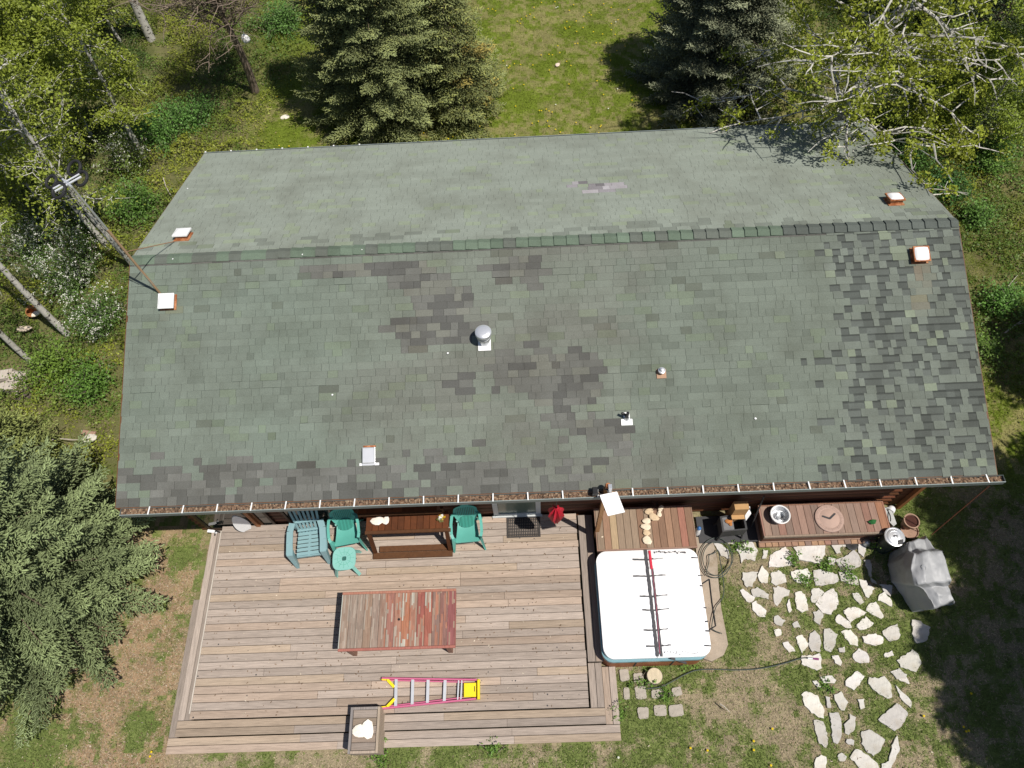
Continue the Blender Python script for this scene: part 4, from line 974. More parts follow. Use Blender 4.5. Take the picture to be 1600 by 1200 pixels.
while bx < w-.12:
    for k in range(1): 
        c3 = random.choice([(.30, .18, .125), (.29, .16, .12), (.22, .15, .12), (.34, .21, .13), (.30, .18, .12)]); mb.box((bx+.004, -h-.055, 0), (bx+.128, -h+.03, .075+random.uniform(-.004, .004)), c3, bev=.006)
    bx += .134
mb.box((-w+.01, -h+.031, 0), (w-.1, h-.03, .088), (.3, .2, .15)); mb.build('brick_footing', m_brick, c)

x, y = P2(1217.5, 806, LZ+.1); c = thing('cake_pan', 'round galvanised pan with a can inside, left end of the long bench', 'pan', (x, y, LZ+.004)); c.scale = (1.1, 1.1, 1.25)
MB().lathe([(.001, .01), (.12, .01), (.158, .14), (.166, .145), (.172, .15), (.178, .143), (.172, .13), (.128, 0), (.001, 0)], n=36).build('pan', m_alu, c, smooth=True)
MB().lathe([(.155, .149), (.168, .157), (.180, .150)], n=36).build('rim', m_white, c, smooth=True)
MB().lathe([(.001, .015), (.06, .015), (.068, .11), (.074, .112), (.074, .10), (.066, .012)], (.03, 0, 0), n=24).build('can', m_galv, c, smooth=True)
x, y = P2(1296, 810, LZ+.03); c = thing('sundial_disc', 'round grooved stoneware disc with two black hands on the long bench', 'clock face', (x, y, LZ+.004), .0)
mb = MB(); R0 = .285; mb.lathe([(.001, .0), (R0, 0), (R0, .026), (R0-.008, .034)], n=48); mb.lathe([(R0-.008, .034), (R0-.012, .031), (R0-.018, .034), (.205, .034), (.20, .030), (.194, .034), (.001, .035)], n=48, c=(1.05, 1.02, 1))
for k in range(60):
    t = 2*math.pi*k/60; r0, r1 = (.212, .262); mb.bar((r0*math.cos(t), r0*math.sin(t), .0345), (r1*math.cos(t), r1*math.sin(t), .0345), .006 if k % 5 else .013, .003, (.72, .7, .7))
mb.build('disc', m_disc, c, smooth=True)
for (dx, dy) in ((-.125, .045), (.12, .085)):
    mb = MB(); mb.bar((0, -.01, .042), (dx, dy, .042), .036, .008); mb.disc((dx, dy, .0462), .018); mb.build('hand', m_iron, c)
x, y = P2(1363, 816, LZ+.02); mb = MB(); mb.add([(-.09, .01, .03), (-.03, -.045, .01), (.05, -.035, .02), (.09, .04, .04), (.01, .05, .05), (-.01, 0, .055)], [(0, 1, 5), (1, 2, 5), (2, 3, 5), (3, 4, 5), (4, 0, 5), (4, 3, 2, 1, 0)])
o = mb.build('leaf_ornament', m_green); o.location = (x, y, LZ+.004); tag(o, 'small green leaf shaped ornament at the right end of the long bench', 'ornament')
MB().add([(-.10, .03, .02), (-.03, .0, .04), (-.05, -.05, .015)], [(0, 1, 2)]).add([(-.10, .03, .018), (-.03, .0, .038), (-.05, -.05, .013)], [(2, 1, 0)]).build('tip', m_black, o)

# things at the right end of the bench
x, y = P2(1390, 806, .30); mb = MB(); random.seed(2)
pts = [(-.07, .20), (.05, .19), (.09, .02), (.10, -.18), (.02, -.23), (-.05, -.12), (-.08, .02)]; mb.prism(pts, 0, .30, inset=.05)
o = mb.build('garden_ornament', mat('pale_slate', rgb=(.42, .43, .42), rough=.8, nscale=10, namt=.25)); o.location = (x, y, 0); tag(o, 'tall pale grey stone ornament at the right end of the long bench', 'ornament')
for k in range(2): mb = MB(); mb.tube([(-.02+.03*math.sin(t*3+k*2), .14-.26*t, .305) for t in np.linspace(0, 1, 9)], .009, n=5); mb.build('groove', m_iron, o)
x, y = P2(1396, 793, .35); mb = MB(); mb.lathe([(.001, 0), (.06, 0), (.085, .10), (.09, .2), (.07, .28), (.03, .31), (.001, .315)], n=18); o = mb.build('white_jug', m_white, smooth=True); o.location = (x, y, 0); tag(o, 'white rounded jug behind the grey stone ornament', 'jug')
x, y = P2(1418, 819, 0); c = thing('plant_pot', 'nested clay plant pot filled with dark red soil', 'flower pot', (x-.05, y-.03, 0))
MB().lathe([(.001, 0), (.10, 0), (.135, .26), (.155, .265), (.158, .31), (.135, .31), (.128, .27)], n=24).build('pot', m_pot, c, smooth=True); MB().lathe([(.128, .275), (.06, .27), (.001, .272)], n=20).build('soil', m_soil, c)
c2_ = thing('plant_saucer', 'wide shallow clay dish partly under the clay plant pot', 'dish', (x-.04, y-.16, 0)); MB().lathe([(.001, 0), (.12, 0), (.17, .10), (.18, .10), (.17, .07), (.001, .03)], n=24).build('dish', m_pot, c2_, smooth=True)
# bin with patterned lid
x, y = P2(1399, 838, .68); c = thing('metal_bin', 'dark round bin with a white ringed metal lid beside the grey cover', 'bin', (x, y, 0))
MB().lathe([(.001, 0), (.155, 0), (.175, .62), (.18, .64)], n=28).build('body', mat('dark_green_metal', rgb=(.03, .04, .035), rough=.5, namt=.2), c, smooth=True)
cols = [(1, 1, 1)]*8; mb = MB(); prof = [(.192, .625), (.194, .655), (.175, .662), (.168, .655), (.155, .668), (.115, .675), (.108, .668), (.10, .678), (.05, .684), (.045, .678), (.001, .70)]
mb.lathe(prof, n=32); mb.build('lid', m_alu, c, smooth=True)
mb = MB(); mb.tube([(-.03, 0, .69), (-.02, 0, .72), (.02, 0, .72), (.03, 0, .69)], .008); mb.build('lid_handle', m_iron, c); mb = MB(); mb.add([(.02, -.08, .681), (.14, -.06, .674), (.11, -.16, .668), (.0, -.17, .668)], [(0, 3, 2, 1)]); mb.build('patch', m_iron, c)
x, y = P2(1354, 848, .08); o = MB().lathe([(.001, 0), (.06, .02), (.08, .08), (.055, .14), (.001, .16)], n=18).build('gazing_ball', m_galv, smooth=True); o.location = (x, y, 0); tag(o, 'small silver ball on the ground below the right end of the long bench', 'ball')
x, y = P2(1331, 851, .03); o = MB().lathe([(.001, 0), (.11, 0), (.12, .03), (.09, .035), (.001, .02)], n=18).build('black_saucer', m_black, smooth=True); o.location = (x, y, .0); tag(o, 'flat black saucer on the ground before the brick footing', 'dish')

# covered grill: draped vinyl over three humps
gx, gy = P2(1438, 905, .3); grill = thing('covered_grill', 'barbecue grill under a creased light grey vinyl cover', 'grill', (gx, gy, 0))
secs = []   # along the length: (centre pixel row of top-left, top-right, height, bottom-left, bottom-right)
rows_ = [((1402, 858), (1441, 838), .05, (1402, 857), (1437, 846)), ((1417, 847), (1449, 838), .80, (1391, 862), (1436, 852)), ((1424, 860), (1459, 857), .82, (1386, 877), (1437, 868)), ((1430, 865), (1470, 861), 1.08, (1386, 882), (1440, 876)),
         ((1427, 888), (1478, 884), 1.10, (1389, 900), (1446, 896)), ((1431, 915), (1487, 908), 1.06, (1394, 909), (1452, 912)), ((1445, 919), (1483, 915), .80, (1396, 914), (1455, 918)), ((1455, 934), (1486, 926), .80, (1408, 932), (1462, 930)), ((1462, 950), (1492, 940), .76, (1424, 955), (1474, 944)), ((1460, 952), (1489, 942), .05, (1427, 957), (1475, 946))]
v = []; K = 13; random.seed(77); nr = 0
for (tl_, tr_, z, bl_, br_) in rows_:
    tL, tR = Vector(P(*tl_, z)), Vector(P(*tr_, z)); bL, bR = Vector(P(*bl_, .04)), Vector(P(*br_, .04))
    ring = [bL, bL.lerp(tL, .35), bL.lerp(tL, .7), tL-Vector((.02, 0, .02)), tL, tL.lerp(tR, .25), tL.lerp(tR, .5), tL.lerp(tR, .75), tR, tR-Vector((0, 0, .03)), tR.lerp(bR, .35), tR.lerp(bR, .7), bR]
    for i, p in enumerate(ring):
        jz = random.uniform(-.035, .035) if 0 < i < K-1 else 0; jx = random.uniform(-.035, .035)
        if i in (5, 6, 7): p = p+Vector((0, 0, .04*math.sin(i-4)))
        v.append((p.x-gx+jx, p.y-gy+random.uniform(-.02, .02), p.z+jz))
    nr += 1
f = [(i*K+k, (i+1)*K+k, (i+1)*K+k+1, i*K+k+1) for i in range(nr-1) for k in range(K-1)]+[tuple(range(K)), tuple((nr-1)*K+k for k in range(K))[::-1]]
mb = MB(); mb.add(v, f); o = mb.build('cover', m_grill, grill, smooth=True, ang=180)
ca = o.data.attributes.new('crease_edge', 'FLOAT', 'EDGE'); ca.data.foreach_set('value', [.62]*len(o.data.edges))
sd = o.modifiers.new('drape', 'SUBSURF'); sd.levels = sd.render_levels = 3
dt = bpy.data.textures.new('creases', 'CLOUDS'); dt.noise_scale = .16; dt.noise_depth = 3; dm = o.modifiers.new('creases', 'DISPLACE'); dm.texture = dt; dm.strength = .045; dm.mid_level = .5
mb = MB(); a = Vector((P(1443, 887, 1.12)[0]-gx, P(1443, 887, 1.12)[1]-gy, 1.125)); mb.tube([a+Vector((.035*math.cos(t), .05*math.sin(t), 0)) for t in np.linspace(0, 6.28, 15)], .004, n=4, cap=False); mb.build('badge', m_galv, grill)

# rain chain under the right end of the gutter
a = Vector((7.72, -4.45, 2.76)); b = Vector((*P2(1455, 836, .2), .2)); mb = MB(); n = 46
for k in range(n):
    p = a.lerp(b, k/n); q_ = a.lerp(b, (k+.8)/n); mb.tube([p, p.lerp(q_, .5), q_], [.005, .013, .005], n=5)
mb.xf(Matrix.Translation(-b)); o = mb.build('rain_chain', mat('chain_rust', rgb=(.14, .045, .025), rough=.8)); o.location = b; tag(o, 'rusty rain chain running from the gutter end to the ground', 'chain')

# round log stump, pavers
x, y = P2(1023, 1056, .14); c = thing('log_stump', 'short pale round log stump standing on the pavers', 'stump', (x, y, 0))
MB().lathe([(.15, 0), (.148, .14), (.14, .146)], n=28, c=(.5, .45, .4)).build('bark', m_greylog, c, smooth=True); MB().lathe([(.14, .1465), (.09, .148), (.001, .149)], n=28, c=(1.35, 1.25, 1.0)).build('cut_face', m_greylog, c)
PV = [((967, 1045), (982, 1045), (984, 1063), (970, 1065), 'leftmost paver of the back row beside the deck corner'), ((989, 1052), (1004, 1051), (1007, 1066), (990, 1066), 'paver in the back row beside the round log stump'),
      ((974, 1074), (983, 1074), (985, 1093), (975, 1093), 'narrow paver at the left of the middle row'), ((991, 1072), (1009, 1071), (1011, 1092), (994, 1093), 'largest paver, centre of the paver grid'), ((1017, 1078), (1037, 1076), (1039, 1090), (1019, 1092), 'paver in the middle row right below the round log stump'),
      ((995, 1105), (1013, 1104), (1014, 1123), (998, 1124), 'leftmost paver of the front row'), ((1021, 1102), (1041, 1101), (1042, 1119), (1023, 1119), 'middle paver of the front row'), ((1044, 1102), (1067, 1099), (1070, 1119), (1046, 1120), 'rightmost paver of the front row'), ((1049, 1075), (1064, 1072), (1067, 1086), (1051, 1089), 'half buried paver right of the middle row')]
for i, q in enumerate(PV):
    poly = [P2(*p, .02) for p in q[:4]]; cx, cy = sum(p[0] for p in poly)/4, sum(p[1] for p in poly)/4
    poly = [(p[0]-cx, p[1]-cy) for p in poly]; po = []
    for k in range(4):
        a, b = Vector(poly[k]), Vector(poly[(k+1) % 4])
        for t in (.12, .37, .63, .88): p = a.lerp(b, t); po.append((p.x*random.uniform(.94, 1.05), p.y*random.uniform(.94, 1.05)))
    o = MB().prism(po, -.04, .018, inset=.03).build('concrete_paver', m_paver); o.location = (cx, cy, .0); tag(o, q[4], 'paver', 'concrete pavers in the grass')
    if i < 8: FLAG.append([(p[0]+cx, p[1]+cy) for p in po])

# ---------------------------------------------------------------- aerial mast on the roof
b = Vector(PR(250, 458)); c = thing('tv_aerial', 'tall aerial mast with black ring elements at the left end of the roof', 'aerial', b)
top = Vector((-.09, -.02, 2.88))
mb = MB(); mb.tube([(0, 0, -.02), top*.62], .022); mb.build('mast', mat('tan_pole', rgb=(.36, .24, .14), rough=.5, namt=.2), c, smooth=True)
mb = MB(); mb.tube([top*.60, top], .018); mb.tube([top*.3+Vector((-.05, -.02, 0)), top+Vector((-.04, -.02, 0))], .006); mb.tube([top*.1+Vector((.02, -.02, 0)), top*.6+Vector((-.09, -.03, 0)), top*.95+Vector((-.05, -.03, 0))], .004); mb.build('upper_mast', m_galv, c, smooth=True)
zt = b.z+2.86
def TP(px, py, z=zt): q = P(px, py, z); return Vector((q[0]-b.x, q[1]-b.y, z-b.z))
shift = Vector((0, 0, 0))
mb = MB(); mb.tube([TP(83, 295)+shift, TP(124, 272)+shift], .014); mb.tube([TP(86, 299)+shift, TP(127, 276)+shift], .016); mb.bar(TP(98, 280)+shift, TP(112, 292)+shift, .03, .03); mb.build('crossbar', m_alu, c, smooth=True)
for (px, py, r, dz) in ((80, 284, .095, -.10), (92, 297.5, .115, -.02), (116, 263, .12, -.14), (127, 279, .11, -.04)):
    q = TP(px, py, zt+dz)+shift; u = Vector((.8, -.3, .1)).normalized(); w_ = Vector((.25, .8, .35)).normalized()
    mb = MB(); mb.tube([q+u*r*math.cos(t)+w_*r*1.05*math.sin(t) for t in np.linspace(0, 2*math.pi, 21)], .024, n=8, cap=False); mb.build('ring_element', m_rubber, c, smooth=True)
q = Vector(PR(274, 377, -1)); mb = MB(); mb.tube([top*.42, q-b], .009); mb.build('strut', m_copper, c)

# ---------------------------------------------------------------- flagstones, read off the photograph
A7, A8, A5, A6, A4 = (1150, 840, 8.572), (1300, 840, 5.455), (1220, 980, 8.889), (1220, 1080, 7.273), (1150, 1000, 4.571)
A6b = (1080, 740, 7.273)
ST = [(A7, [0,140,110,60,215,60,285,180,250,300,130,270,70,330,60,220]), (A7, [370,170,420,180,405,270,360,270]), (A7, [440,385,475,230,660,130,720,200,770,310,740,370,560,390]),
 (A7, [790,130,930,100,1000,70,1200,85,1180,220,1120,340,990,310,850,280]), (A7, [1240,270,1330,290,1310,360,1250,350]), (A8, [40,190,130,160,190,105,240,170,240,235,130,290,80,260]),
 (A7, [1290,90,1500,60,1540,110,1400,130,1410,190,1350,210]), (A7, [95,470,290,470,210,640,140,650,100,560]), (A7, [350,380,430,480,420,590,340,600,300,500]), (A7, [480,480,570,450,650,500,660,590,540,630,490,600]),
 (A7, [740,460,950,420,990,500,950,600,830,590,760,540]), (A7, [1050,450,1130,440,1350,490,1370,590,1230,610,1080,640,1050,570]), (A8, [70,300,130,295,210,330,220,405,140,380,80,360]), (A7, [60,710,110,700,240,800,200,860,140,850]),
 (A7, [210,710,290,670,430,760,430,820,300,780,240,780]), (A7, [510,680,570,660,720,710,690,770,620,800,560,910,520,880]), (A7, [690,900,720,820,745,990,710,985]), (A7, [790,740,880,720,930,800,965,960,880,990,820,950]),
 (A7, [1020,700,1100,680,1170,740,1060,870,1015,850]), (A7, [1070,890,1190,740,1300,690,1340,750,1370,890,1270,1010,1170,1000]), (A7, [225,880,270,860,400,980,390,1050,310,1050,230,960]), (A7, [1050,1010,1110,980,1165,1030,1130,1150,1060,1120]),
 (A7, [520,1060,560,1050,650,1110,610,1175,520,1130]), (A7, [770,1160,820,1130,860,1195,790,1200]), (A8, [225,35,290,30,290,80,270,155,235,120]), (A8, [280,200,330,195,335,330,380,385,340,370,300,260]),
 (A8, [230,360,290,370,300,430,260,430]), (A8, [269,440,330,405,355,440,310,510,285,490]), (A8, [180,480,230,475,265,545,240,560,200,520]), (A8, [100,620,160,600,200,600,290,635,160,715,110,640]),
 (A8, [320,570,380,555,440,670,420,690,300,620]), (A8, [40,680,70,660,150,720,160,760,110,760,40,720]), (A8, [210,740,290,680,345,730,320,760,240,785]), (A8, [400,500,450,470,500,530,510,580,400,530]), (A8, [420,400,510,410,500,490,450,460]),
 (A8, [80,800,160,790,210,850,215,920,160,900]), (A8, [265,840,370,825,430,850,425,900,370,915,280,895]), (A8, [435,800,550,740,580,830,560,860,500,885,450,830]), (A8, [690,710,740,710,830,770,800,880,720,890,690,820]), (A8, [445,990,510,970,520,1000,460,1015]),
 (A8, [565,1040,690,965,740,1010,755,1070,715,1140,590,1100]), (A8, [180,1010,230,950,300,990,315,1060,250,1070,190,1040]), (A8, [60,945,100,940,105,970,70,965]), (A8, [520,1160,570,1125,630,1170,620,1200,560,1200]),
 (A5, [30,230,100,210,190,320,120,330,60,280]), (A5, [220,150,290,110,370,230,290,350,260,260]), (A5, [410,100,470,50,530,120,555,230,540,320,440,325,395,220]), (A5, [600,30,680,20,780,110,740,230,700,340,600,280,610,150]), (A5, [815,290,880,285,880,335,840,325]),
 (A5, [300,400,470,400,530,360,555,440,555,560,500,580,300,510]), (A5, [720,400,800,400,840,470,830,525,770,480]), (A5, [565,700,700,680,750,730,740,770,680,755,600,770]), (A5, [920,740,1050,620,1150,680,1100,760,1020,870,920,800]),
 (A5, [1220,780,1240,700,1370,720,1440,690,1510,770,1540,960,1480,978,1300,870]), (A5, [460,760,500,750,550,820,520,840]), (A4, [1115,230,1160,210,1220,270,1240,310,1170,280]), (A4, [1150,330,1250,430,1250,485,1190,420]),
 (A6, [245,40,300,10,410,60,490,200,480,290,430,290,350,230,290,170]), (A6, [510,70,550,80,565,170,540,170]), (A6, [620,50,680,10,750,120,720,205,680,200,630,100]), (A6, [890,110,940,95,950,180,910,195]),
 (A6, [1110,320,1200,250,1320,140,1390,190,1440,260,1380,370,1290,435,1200,380]), (A6, [385,335,480,345,510,450,540,600,520,635,440,580,400,450]), (A6, [565,260,650,250,690,360,690,520,650,590,600,560,590,430]),
 (A6, [725,380,780,320,790,270,850,310,830,420,770,495,740,460]), (A6, [750,570,790,545,830,570,820,605,770,600]), (A6, [930,460,1010,440,1100,500,1180,560,1140,640,1060,730,1000,690,930,600]), (A6, [795,745,860,660,970,720,1090,820,1130,905,930,905]),
 (A6, [650,740,690,705,735,740,730,785,670,790]), (A6, [410,770,460,730,510,760,515,905,380,905]), (A6, [1270,600,1320,520,1330,580,1350,660,1290,750,1250,905,1130,905,1160,820,1240,780]),
 (A6b, [250,770,300,780,420,870,430,960,340,920]), (A6b, [350,710,490,760,490,800,340,770]), (A5, [1060,0,1190,-20,1180,20,1120,35]), ((1100, 840, 4), [440,580,480,575,480,605,455,610])]
ANCH = [((1240, 845), 'the brick footing'), ((1365, 850), 'the metal bin'), ((1400, 920), 'the grey grill cover'), ((1120, 870), 'the hose coil'), ((1275, 1030), 'the hose nozzle'), ((1150, 822), 'the black fire box'), ((1120, 960), 'the concrete strip')]
random.seed(55); recs = []
for (ox, oy, sc), fl in ST:
    px = [(ox+fl[2*i]/sc, oy+fl[2*i+1]/sc) for i in range(len(fl)//2)]; recs.append(px)
recs.sort(key=lambda p: sum(q[1] for q in p)/len(p))
rows_l = []; cur = []
for r in recs:
    yy = sum(q[1] for q in r)/len(r)
    if cur and yy-cur[0][0] > 30: rows_l.append(cur); cur = []
    cur.append((yy, r))
rows_l.append(cur)
NUM = 'one two three four five six seven eight nine ten eleven twelve thirteen fourteen'.split()
ORD = ['first', 'second', 'third', 'fourth', 'fifth', 'sixth', 'seventh', 'eighth', 'ninth', 'tenth', 'eleventh', 'twelfth', 'thirteenth', 'fourteenth']
for ri, row in enumerate(rows_l):
    row.sort(key=lambda t: sum(q[0] for q in t[1])/len(t[1]))
    for ci, (_, px) in enumerate(row):
        poly = [Vector(P2(*p, .02)) for p in px]; m0 = sum(poly, Vector((0, 0)))/len(poly); poly = [m0+(p-m0)*(1+.018/max(.03, (p-m0).length)) for p in poly]; cx, cy = sum(p.x for p in poly)/len(poly), sum(p.y for p in poly)/len(poly)
        area = abs(sum(poly[i].x*poly[(i+1) % len(poly)].y-poly[(i+1) % len(poly)].x*poly[i].y for i in range(len(poly))))/2
        out = []
        for i in range(len(poly)):
            a, b_ = poly[i], poly[(i+1) % len(poly)]; n_ = max(1, int((b_-a).length/.045))
            for k in range(n_):
                p = a.lerp(b_, (k+.0)/n_); out.append((p.x-cx+random.uniform(-.014, .014), p.y-cy+random.uniform(-.014, .014)))
        tint = random.choice([.82, .92, 1.0, 1.08, 1.15]); tz = random.uniform(.012, .022)
        mb = MB(); mb.prism(out, -.03, tz, (tint, tint*random.uniform(.98, 1.0), tint*random.uniform(.95, 1.01)), inset=.01); o = mb.build('flagstone', m_stone); o.location = (cx, cy, 0)
        xs_, ys_ = [p.x for p in poly], [p.y for p in poly]; el = (max(xs_)-min(xs_))/(max(ys_)-min(ys_))
        size = 'tiny' if area < .018 else 'small' if area < .045 else 'medium' if area < .10 else 'large'
        shp = 'narrow upright' if el < .62 else 'broad' if el > 1.5 else 'chunky'
        mx_, my_ = sum(p[0] for p in px)/len(px), sum(p[1] for p in px)/len(px)
        d_, an = min((math.hypot(mx_-q[0][0], my_-q[0][1]), q[1]) for q in ANCH)
        where = (' near '+an) if d_ < 70 else ''
        tag(o, f'{size} {shp} pale flagstone{where}, {ORD[ci]} in stone row {NUM[ri]}', 'flagstone', 'pale flagstones of the garden path'); FLAG.append([(p[0]+cx, p[1]+cy) for p in out])

# loose things on the ground
random.seed(14)
for (x0_, y0_, x1_, y1_, lb_) in [(255, 278, 271, 312, 'pale dead stick beside the left rear roof edge'), (120, 300, 150, 330, 'grey dead stick among the flowering shrubs'), (430, 1135, 445, 1150, ''), (1555, 470, 1590, 430, 'long pale dead stick at the right edge beside the low bush'), (1570, 520, 1598, 500, 'bent dead stick in the weeds at the right edge'), (1125, 1100, 1140, 1112, 'short pale twig on the front lawn'), (60, 690, 135, 688, 'long thin bare stick above the big spruce'), (490, 60, 560, 75, '')]:
    if not lb_: continue
    a, b_ = Vector(P(x0_, y0_, .12)), Vector(P(x1_, y1_, .10)); m1 = a.lerp(b_, .5)+Vector((random.uniform(-.06, .06), random.uniform(-.06, .06), .05)); mb = MB()
    mb.tube([Vector((0, 0, 0)), m1-a, b_-a], [.016, .012, .005], (1, 1, 1), n=5); mb.tube([m1-a, m1-a+(b_-a)*.3+Vector((.05, -.08, .03))], [.008, .003], n=4); o = mb.build('dead_stick', mat('bleached_wood', rgb=(.45, .40, .34), rough=.9), smooth=True); o.location = a; tag(o, lb_, 'stick')
mb = MB()
for (px, py, sd_) in ((271, 406, 1), (521, 394, 1), (474, 399, 1), (566, 391, 1), (294, 296, -1), (1180, 655, 1), (700, 553, 1), (755, 546, 1), (520, 618, 1)):
    q = PR(px, py, sd_); mb.disc((q[0], q[1], q[2]+.03), random.uniform(.012, .022), 9)
mb.build('droppings', m_white, house)
stone(446, 186, 0, .14, 'single white stone on the lawn behind the left half of the house', 61, (1.2, 1.25, 1.3), 1.4, .4, .5)
stone(871, 103, 0, .09, 'small pinkish stone in the middle of the back lawn', 62, (1.1, 1, 1), 1.2, .4, .5)
stone(40, 516, 0, .20, 'pale pinkish stone in the overgrown plot at the far left', 63, (.9, .85, .8), 2.0, .1, .4)
stone(142, 686, 0, .16, 'grey white stone in the weeds left of the house', 64, (.9, .95, 1), 1.4, .3, .4)
x, y = P2(52, 487, 0); mb = MB(); mb.lathe([(.001, 0), (.12, 0), (.13, .18), (.11, .18), (.10, .02)], n=16); o = mb.build('fallen_pot', mat('orange_clay', rgb=(.42, .18, .07), rough=.8)); o.location = (x, y, .1); o.rotation_euler = (1.2, .2, .5); tag(o, 'orange clay pot lying among the aspens at the far left', 'flower pot')
stone(58, 492, .05, .11, 'white stone beside the fallen orange pot', 66, (1.3, 1.3, 1.3), 1.3, .3, .6)
x, y = P2(140, 678, 0); mb = MB(); mb.box((-.16, -.05, .02), (.16, .06, .08), bev=.02); o = mb.build('brick', m_pot); o.location = (x, y, 0); o.rotation_euler = (0, 0, -.2); tag(o, 'single reddish brick in the weeds left of the house', 'brick')
random.seed(66); WPX = [(5, 583, .20, .1, .30), (24, 586, .22, -.15, .26), (3, 601, .18, .4, .2), (13, 599, .16, .05, .34), (27, 602, .16, .6, .25), (36, 612, .12, -.7, .2), (24, 617, .12, -.9, .16), (34, 621, .13, -.8, .12)]
for i, (px, py, r, ro, z) in enumerate(WPX):
    x, y = P2(px, py, z); mb = MB(); kk = (1, .95, .9) if i < 5 else (.25, .22, .2)
    mb.box((-r, -r*.75, 0), (r, r*.7, z-.02*i), kk, bev=.03); mb.box((-r*.6, -r*.72, z-.02*i+.001), (r*.75, r*.5, z-.02*i+.03), tuple(v_*1.1 for v_ in kk), bev=.01)
    o = mb.build('split_log', m_greylog); o.location = (x, y, 0); o.rotation_euler = (.08, -.05, ro)
    tag(o, ['pale split log at the left photo edge, top of the heap', 'broad pale split log right of the topmost one', 'pale split log half cut by the left photo edge, lower in the heap', 'square pale split log in the middle of the heap', 'small pale split log at the right of the heap', 'dark split log on the right rim of the heap', 'dark split log leaning left at the bottom of the heap', 'dark split log lowest in the heap towards the spruce'][i], 'split log', 'heap of grey split logs at the left edge')

# ---------------------------------------------------------------- needles and leaf scraps blown about
_r = np.random.default_rng(7); _n = 1500; _x = np.concatenate([_r.uniform(-6.8, .5, 700), _r.uniform(-11, 8.5, 800)]); _y = np.concatenate([_r.uniform(-7.6, -3.95, 700), _r.uniform(-9.6, -8.25, 800)])
_s = _r.random(_n) < .55; _x[700:][_s[700:]] = _r.uniform(-10.5, -7.4, _s[700:].sum()); _y[700:][_s[700:]] = _r.uniform(-8.6, -4.0, _s[700:].sum())
_z = np.where(np.arange(_n) < 700, D+.006, .02); _a = _r.uniform(0, 6.28, _n); _l = _r.uniform(.006, .020, _n); _w = _r.uniform(.003, .009, _n); _c, _q = np.cos(_a), np.sin(_a)
_V = np.stack([np.stack([_x+_c*_l*u-_q*_w*v_, _y+_q*_l*u+_c*_w*v_, _z+.002*(u > 0)], 1) for u, v_ in ((-1, -1), (1, -1), (1, 1), (-1, 1))], 1).reshape(-1, 3)
_C = np.where((_r.random(_n) < .78)[:, None], np.array([[.16, .10, .06]]), np.array([[.50, .43, .34]]))*_r.uniform(.7, 1.2, (_n, 1))
o = npmesh('leaf_litter', _V, np.arange(_n*4).reshape(-1, 4), _C, m_debris); tag(o, 'leaf scraps and needles scattered over deck and ground', None, kind='stuff')

# ---------------------------------------------------------------- vegetation builders
def frames(Dv):
    up = np.where(np.abs(Dv[:, 2:3]) > .9, np.array([[1., 0, 0]]), np.array([[0., 0, 1]])); A_ = np.cross(Dv, up); A_ /= np.linalg.norm(A_, axis=1, keepdims=True)+1e-9
    return A_, np.cross(A_, Dv)
def fingers(pos, dr, L_, r, col, jit=.18):
    n = len(pos); A_, B_ = frames(dr); V = np.empty((n, 7, 3)); L_ = L_[:, None]; r = r[:, None]
    for k in range(3):
        t = 2*math.pi*k/3; o = A_*math.cos(t)+B_*math.sin(t); V[:, k] = pos+o*r*.55; V[:, 3+k] = pos+dr*L_*.55+o*r
    V[:, 6] = pos+dr*L_
    T_ = np.array([(0, 1, 4), (0, 4, 3), (1, 2, 5), (1, 5, 4), (2, 0, 3), (2, 3, 5), (3, 4, 6), (4, 5, 6), (5, 3, 6)])
    F = (T_[None]+(np.arange(n)*7)[:, None, None]).reshape(-1, 3); return V.reshape(-1, 3), F, np.repeat(col, 9, 0)
def leafquads(pos, size, col, nrm_up=.6, rng=RNG):
    n = len(pos); N_ = rng.normal(size=(n, 3)); N_[:, 2] = np.abs(N_[:, 2])+nrm_up; N_ /= np.linalg.norm(N_, axis=1, keepdims=True)
    A_, B_ = frames(N_); t = rng.uniform(0, 6.28, n)[:, None]; U = A_*np.cos(t)+B_*np.sin(t); Vv = np.cross(N_, U); s = size[:, None]
    V = np.stack([pos-U*s*1.15, pos-Vv*s*.75, pos+U*s*1.15, pos+Vv*s*.75], 1).reshape(-1, 3)
    F = (np.arange(4)[None]+(np.arange(n)*4)[:, None]); return V, F, col
